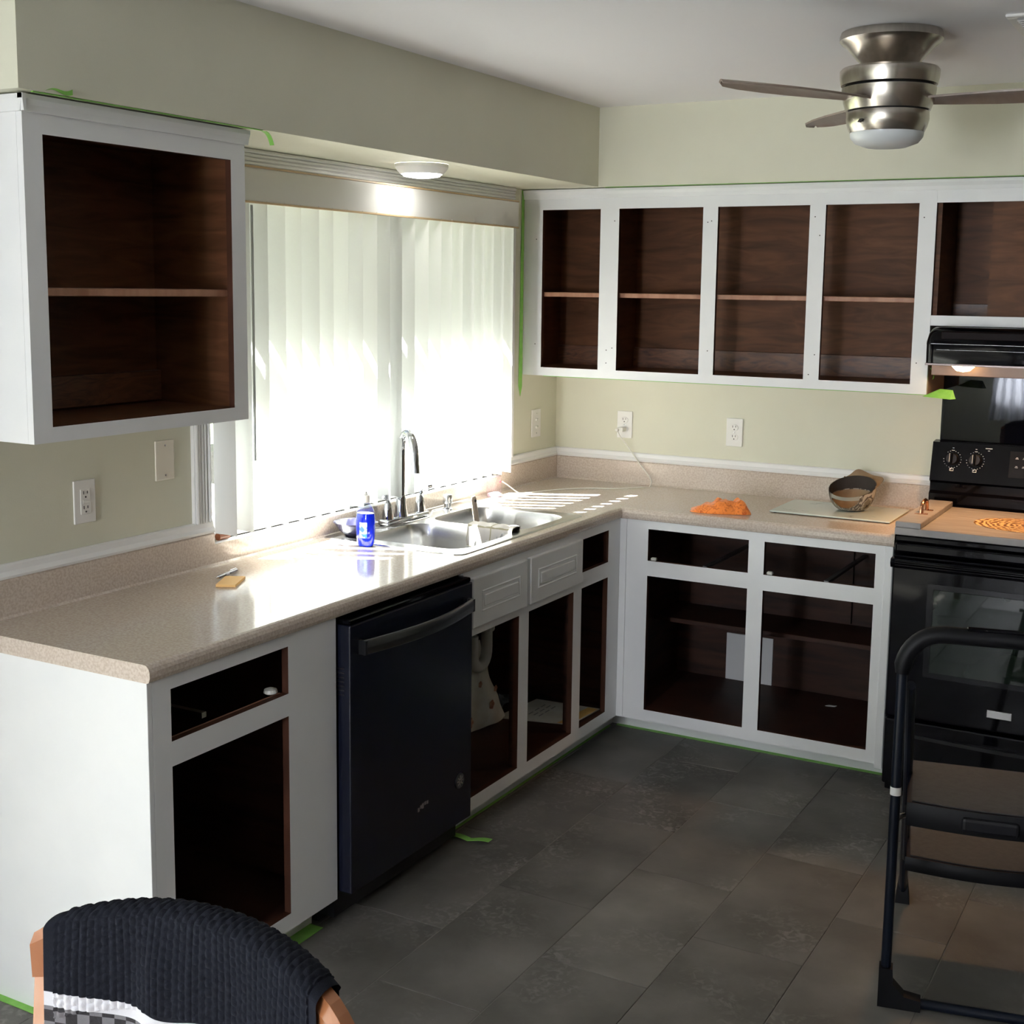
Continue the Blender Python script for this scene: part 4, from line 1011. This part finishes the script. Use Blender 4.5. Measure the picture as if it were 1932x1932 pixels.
# ================================================================= UNDER THE SINK
pt = thing('drain_pipe', 'white plastic sink trap pipe inside the sink cabinet', 'pipe', (.3, -1.15, .5))
ptsp = smoothp([(.33, -1.47, .60), (.315, -1.33, .585), (.30, -1.20, .60), (.29, -1.13, .64), (.285, -1.10, .68)], 5)
obj('branch_pipe', MB().tube(ptsp, .021, 12), pvcm, pt, smooth=True)
ptsp = [Vector((.29, -1.075, z)) for z in (.72, .60, .50, .44)]+[Vector((.29-.0, -1.125, .43))+Vector((0, .05*math.cos(a), -.055*math.sin(a))) for a in [R(x) for x in range(10, 181, 17)]]+[Vector((.29, -1.175, .50))]
obj('trap', MB().tube(ptsp, .021, 14), pvcm, pt, smooth=True)
obj('slip_nut', MB().lathe([(.027, 0), (.029, .004), (.029, .022), (.027, .026)], (.29, -1.075, .50), 10), pvcm, pt)
obj('slip_nut', MB().lathe([(.027, 0), (.029, .004), (.029, .022), (.027, .026)], (.29, -1.075, .60), 10), pvcm, pt)
bgx = thing('paper_bag', 'crumpled cream floral paper bag leaning under the sink', 'bag', (.2, -1.10, .1345))
def bagf(s):
    def fn(u, v):
        y = -1.42+u*.48-(.09*v*(u)); z = .136+v*(.33-.02*u)
        x = .255+s*(.03*(1-v)+.006)+.014*noise.noise(Vector((u*5, v*5, s)))-.02*v+.012*math.sin(u*9+v*3)
        return (x, y, z)
    return fn
mb = MB().grid(bagf(1), 22, 18); mb.grid(bagf(-1), 22, 18); obj('sheet', mb, bagm, bgx, smooth=True)
for cy_, cz_, r_ in ((-1.04, .21, .02), (-1.20, .185, .024), (-1.10, .30, .014), (-1.0, .26, .014)):
    mb = MB()
    for a in range(5):
        t = R(a*72); mb.lathe([(r_*.42, 0), (r_*.42, .0015)], (.305-(cz_-.136)*.16, cy_+r_*.5*math.cos(t), cz_+r_*.5*math.sin(t)), 8, my)
    obj('printed_flower', mb, flowerm, bgx)
pp = thing('cardboard_sheet', 'flat printed cardboard sheet lying in the sink cabinet near the corner', 'cardboard', (.42, -.8, .1345))
obj('sheet', MB().poly([(.27, -.97, .1348), (.55, -.90, .1348), (.565, -.68, .1348), (.30, -.70, .1348)], (0, 0, .004)), cardm, pp)
obj('yellow_stripe', MB().poly([(.50, -.912, .1389), (.547, -.90, .1389), (.562, -.69, .1389), (.52, -.69, .1389)], (0, 0, .0004)), yellowm, pp)
mb = MB()
for k in range(9): mb.box(.36+(k % 3)*.022, .365+(k % 3)*.022, -.88+(k//3)*.05, -.845+(k//3)*.05, .139, .1393)
obj('printed_lines', mb, mat('grey_print', (.22, .22, .21), .6), pp)
rg = tag(obj('grey_rag', MB().grid(lambda u, v: (.09+.14*u+.01*math.sin(v*9), -.93+v*.22+.008*math.sin(u*14), .137+.018*abs(noise.noise(Vector((u*7, v*9, 2))))*math.sin(PI*u)*math.sin(PI*v)*4), 20, 26, th=.002), mat('grey_cloth', (.10, .105, .11), .9), smooth=True, loc=(.16, -.82, .1345)), 'dark grey crumpled plastic rag on the sink cabinet floor', 'rag')

# ================================================================= MASKING TAPE
G = 'torn ends of green masking tape'
def tape(label, mb): return tag(obj('masking_tape', mb, greentape, loc=tuple(sum((v.co for v in mb.bm.verts), Vector())/len(mb.bm.verts))), label, 'tape', 'green masking tape strips')
tape('vertical green tape strip hanging beside the back wall cabinet corner', MB().poly([(.0012, -.345, 1.335), (.0012, -.329, 1.29), (.0012, -.3155, 1.33), (.0012, -.3155, SB-.004), (.0012, -.335, SB-.004)], (.0012, 0, 0)))
tape('green tape along the bottom of the back wall cabinets', MB().box(.10, ue, -UF+.0, -UF+.022, UB-.0022, UB-.0005))
tape('loose green tape flag at the right bottom corner of the back cabinets', MB().poly([(ue-.01, -.33, UB-.006), (ue+.085, -.33, UB-.012), (ue+.103, -.32, UB-.010), (ue+.090, -.31, UB+.020), (ue+.045, -.305, UB+.022)], (0, .0012, 0)))
tape('curled green tape scrap on the cabinet edge under the range hood', MB().grid(lambda u, v: (ue+.006+.014*math.sin(u*2.4)+.004, -.315+v*.018-.008*math.sin(u*3), 1.475-.040*u), 10, 2, th=.001))
tape('thin green tape line above the left wall cabinet crown', MB().poly([(UF+.030, m2_+.0, SB-.0025), (sf-.002, m2_, SB-.0025), (sf-.002, m1_+.03, SB-.0025), (UF+.030, m1_+.03, SB-.0025)], (0, 0, .0018)))
tape('curled green tape end on the near corner of the left wall cabinet', MB().grid(lambda u, v: (sf+.001+.004*u, m2_+.03+.07*u, SB+.0+.004+.012*v*u+.004*math.sin(u*6)), 12, 2, th=.001))
tape('green tape tail curling off the far end of the left wall cabinet', MB().grid(lambda u, v: (sf-.012+.014*v-.01*u*u, m1_+.035+.045*u, SB-.004-.030*u*u), 12, 2, th=.001))
tape('thin green tape line above the back wall cabinets', MB().box(sf+.03, XE, -sf+.001, -UF-.029, SB-.0022, SB-.0008))
tape('green tape strip curling out onto the tiles by the dishwasher', MB().grid(lambda u, v: (.47+.20*u, -1.70+.012*u+.026*(v-.5)*1, .0015+.012*math.sin(u*PI*.5)*abs(math.sin(u*5))), 16, 2, th=.001))
tape('green tape on the tiles along the sink cabinet toe kick', MB().box(.5055, .516, -1.74, -.47, .0004, .0016))
tape('green tape on the tiles along the back cabinet toe kick', MB().box(.53, 1.63, -.452, -.4305, .0004, .0016))
tape('green tape on the tiles along the near base cabinet front', MB().box(.5055, .55, -3.03, -2.385, .0004, .0016))
tape('green tape along the foot of the near end panel', MB().box(-.0+.002, .58, -3.072, -3.0525, .0004, .0016))

# ================================================================= STEP STOOL
sl = thing('step_stool', 'black folding step stool with padded handle in front of the stove', 'step stool', (2.2, -1.7, 0))
ang = R(12); LO = Vector((1.972, -1.990, 0)); wv = Vector((math.cos(ang), math.sin(ang), 0)); dv = Vector((-math.sin(ang), math.cos(ang), 0))
def P(w, d, z): return LO+wv*w+dv*d+Vector((0, 0, z))
LM = Matrix.Translation(LO) @ Matrix.Rotation(ang, 4, 'Z'); SW = .45
side = lambda w: [P(w, .004*k, .06+k*.10) for k in range(9)]
left = [P(0, .0, .055), P(0, .01, .45), P(0, .018, .84)]
topa = [P(.09-.09*math.cos(R(a)), .02, .84+.098*math.sin(R(a))) for a in range(10, 91, 10)]
topb = [P(SW-.09+.09*math.sin(R(a)), .02, .84+.098*math.cos(R(a))) for a in range(0, 91, 10)]
bota = [P(.045-.045*math.cos(R(a)), 0, .06-.045*math.sin(R(a))) for a in range(90, -1, -15)]
botb = [P(SW-.045+.045*math.sin(R(a)), 0, .06-.045*math.cos(R(a))) for a in range(0, 91, 15)]
path = left+topa+topb+[P(SW, .018, .84), P(SW, .01, .45)]+botb[::-1]+bota
obj('rear_frame', MB().tube(path, .0125, 12, closed=True), ladderm, sl, smooth=True)
obj('grip', MB().tube([P(0, .018, .835)]+topa+topb+[P(SW, .018, .835)], [.016]+[.021]*(len(topa)+len(topb))+[.016], 14), rubberm, sl, smooth=True)
obj('grip_inlay', MB().box(.14, SW-.14, -.022, .0, .9365, .9605, .003, mx=LM @ Matrix.Translation((0, .03, 0))), blackgl, sl)
for w, s in ((0, 1), (SW, -1)):
    obj('rubber_foot', MB().poly([P(w-s*.016, -.018, 0), P(w+s*.085, -.018, 0), P(w+s*.085, -.018, .028), P(w+s*.045, -.018, .034), P(w+s*.018, -.018, .062), P(w+s*.016, -.018, .10), P(w-s*.016, -.018, .10)], dv*.036), rubberm, sl)
    obj('front_leg', MB().tube([P(w+s*.035, .60, .012), P(w+s*.030, .32, .42), P(w+s*.022, .045, .80)], .0115, 10, 1.3), ladderm, sl, smooth=True)
    obj('rubber_foot', MB().poly([P(w+s*.015, .565, 0), P(w+s*.055, .565, 0), P(w+s*.047, .57, .06), P(w+s*.023, .57, .06)], dv*.055), rubberm, sl)
    obj('side_link', MB().tube([P(w+s*.028, .05, .50), P(w+s*.032, .30, .25)], .005, 8), ladderm, sl)
    obj('pivot', MB().tube([P(w+s*.004, .03, .47), P(w+s*.034, .06, .47)], .007, 10), silverm, sl)
obj('label_band', MB().tube([P(0, .0118, .535), P(0, .0123, .555)], .0132, 14, cap=False), whiteink, sl, smooth=True)
def step(name, z, d0, d1, w0, w1, rimh, bow):
    mb = MB(); pts_ = [P(w0, d1, z), P(w1, d1, z)]+[P(w1+(w0-w1)*t, d0-bow*math.sin(PI*t), z) for t in [i/14 for i in range(15)]]
    tr = obj(name, mb.poly(pts_, (0, 0, -.012)), ladderm, sl)
    ins = .012; pts_ = [P(w0+ins, d1-ins, z+.0005), P(w1-ins, d1-ins, z+.0005)]+[P(w1-ins+(w0-w1+2*ins)*t, d0+ins-bow*math.sin(PI*t), z+.0005) for t in [i/14 for i in range(15)]]
    obj('step_mat', MB().poly(pts_, (0, 0, .003)), matm, tr)
    def fn(u, v):
        p = P(w0+(w1-w0)*u, d0-bow*math.sin(PI*u)-.004-.004*math.sin(v*PI), z+.004-rimh*v); return p
    obj('step_rim', MB().grid(fn, 24, 5, th=.006), rubberm, tr, smooth=True)
    return tr
s1_ = step('platform', .505, .045, .355, .028, SW-.028, .056, .018)
obj('latch_handle', MB().box(.155, .285, .005, .028, .462, .498, .008, 2, mx=LM), blackpl, s1_)
step('lower_step', .262, .285, .50, .034, SW-.034, .034, .02)

# ================================================================= CHAIR AND TOWEL
ch = thing('dining_chair', 'honey oak dining chair with a curved top rail under a towel', 'chair', (1.5, -4.1, 0))
XA, XB = 1.272, 1.785
def railc(t):                                           # centre line of the top rail
    s = 2*t-1
    return Vector((XA+(XB-XA)*t, -3.925+.055*(1-s*s), .845+.046*(1-abs(s)**2.2)+.012*t))
RH, RT = .038, .016
def sect(c, k, hh=1, sc=1):
    a = [(-RT, -RH), (RT, -RH), (RT+.002, RH*.55), (RT-.006, RH), (-RT+.006, RH), (-RT-.002, RH*.55)]
    return [c+Vector((0, y*sc, z*hh*sc)) for y, z in a]
mb = MB(); rings = []
for i in range(33):
    t = i/32; e_ = min(t, 1-t); hh = 1.0 if e_ > .05 else .80+4*e_
    rings.append(sect(railc(t), 0, hh))
rr_ = loft(mb, rings); mb.bm.faces.new(rr_[0][::-1])
obj('top_rail', mb, orangewood, ch)
for t, nm in ((.035, 'l'), (.965, 'r')):
    c = railc(t); mb = MB()
    rg_ = []
    for z, w, dy in ((c.z-.030, .021, 0), (.70, .022, -.01), (.45, .021, -.045), (.25, .019, -.03), (0, .017, .02)):
        rg_.append([(c.x+a*w, c.y+dy+b*.016, z) for a, b in ((-1, -1), (1, -1), (1, 1), (-1, 1))])
    loft(mb, rg_, True); mb.bm.faces.new(mb.bm.verts[:4] if False else [v for v in list(mb.bm.verts)[:4]])
    obj('leg', mb, orangewood, ch)
for k in range(5):
    t = .2+k*.15; c = railc(t); obj('spindle', MB().tube([c+Vector((0, 0, -.035)), Vector((c.x, c.y-.03, .66)), Vector((c.x, -3.985, .46))], .008, 8), orangewood, ch, smooth=True)
obj('seat', MB().box(1.30, 1.755, -4.43, -3.955, .435, .462, .012, 3), orangewood, ch)
for x in (1.33, 1.725): obj('leg', MB().tube([(x, -4.39, .436), (x+(.02 if x > 1.5 else -.02), -4.42, 0)], [.02, .014], 12), orangewood, ch, smooth=True)
def tow(u, v):
    """v: 0 (back hem) .. over the rail .. 1 (front hem); s = distance along the cloth from the ridge"""
    t = .045+u*.867; c = railc(t); s = -.16+v*.44
    th_ = .0065; top = c.z+RH+th_; hw = RT+th_+.002
    fold = .010*math.exp(-((u-.36)/.06)**2)+.004*math.sin(u*17)
    q = u*44; wf = .0034*(abs(math.sin(q*PI))**.7*abs(math.sin((v*34+(int(q) % 2)*.5)*PI))**.7)
    if u < .035 or u > .965 or s > .150: wf = 0
    if abs(s) <= hw:
        a = s/hw*PI/2; y = hw*math.sin(a); z = top-hw*.5*(1-math.cos(a)); n_ = Vector((0, -math.sin(a), math.cos(a)))
        p = Vector((c.x, c.y-y, z))
    elif s > 0:
        d_l = s-hw; y = hw+fold*min(1, d_l/.06)+.03*d_l; p = Vector((c.x, c.y-y, top-hw*.5-d_l)); n_ = Vector((0, -1, 0))
    else:
        d_l = -s-hw; p = Vector((c.x, c.y+hw+.004*math.sin(u*11)+.0, top-hw*.5-d_l)); n_ = Vector((0, 1, 0))
    return p+n_*wf
mb = MB().grid(tow, 300, 170, uv=lambda u, v: (u*.445, max(0, -.16+v*.44+.044-.040*math.sin(min(u/.42, 1)*PI/2)-.008*math.exp(-((u-.42)/.08)**2))))
tag(obj('hand_towel', mb, towelm, smooth=True, loc=(1.5, -3.9, .93)), 'black waffle towel with white stripe draped over the chair back', 'towel')
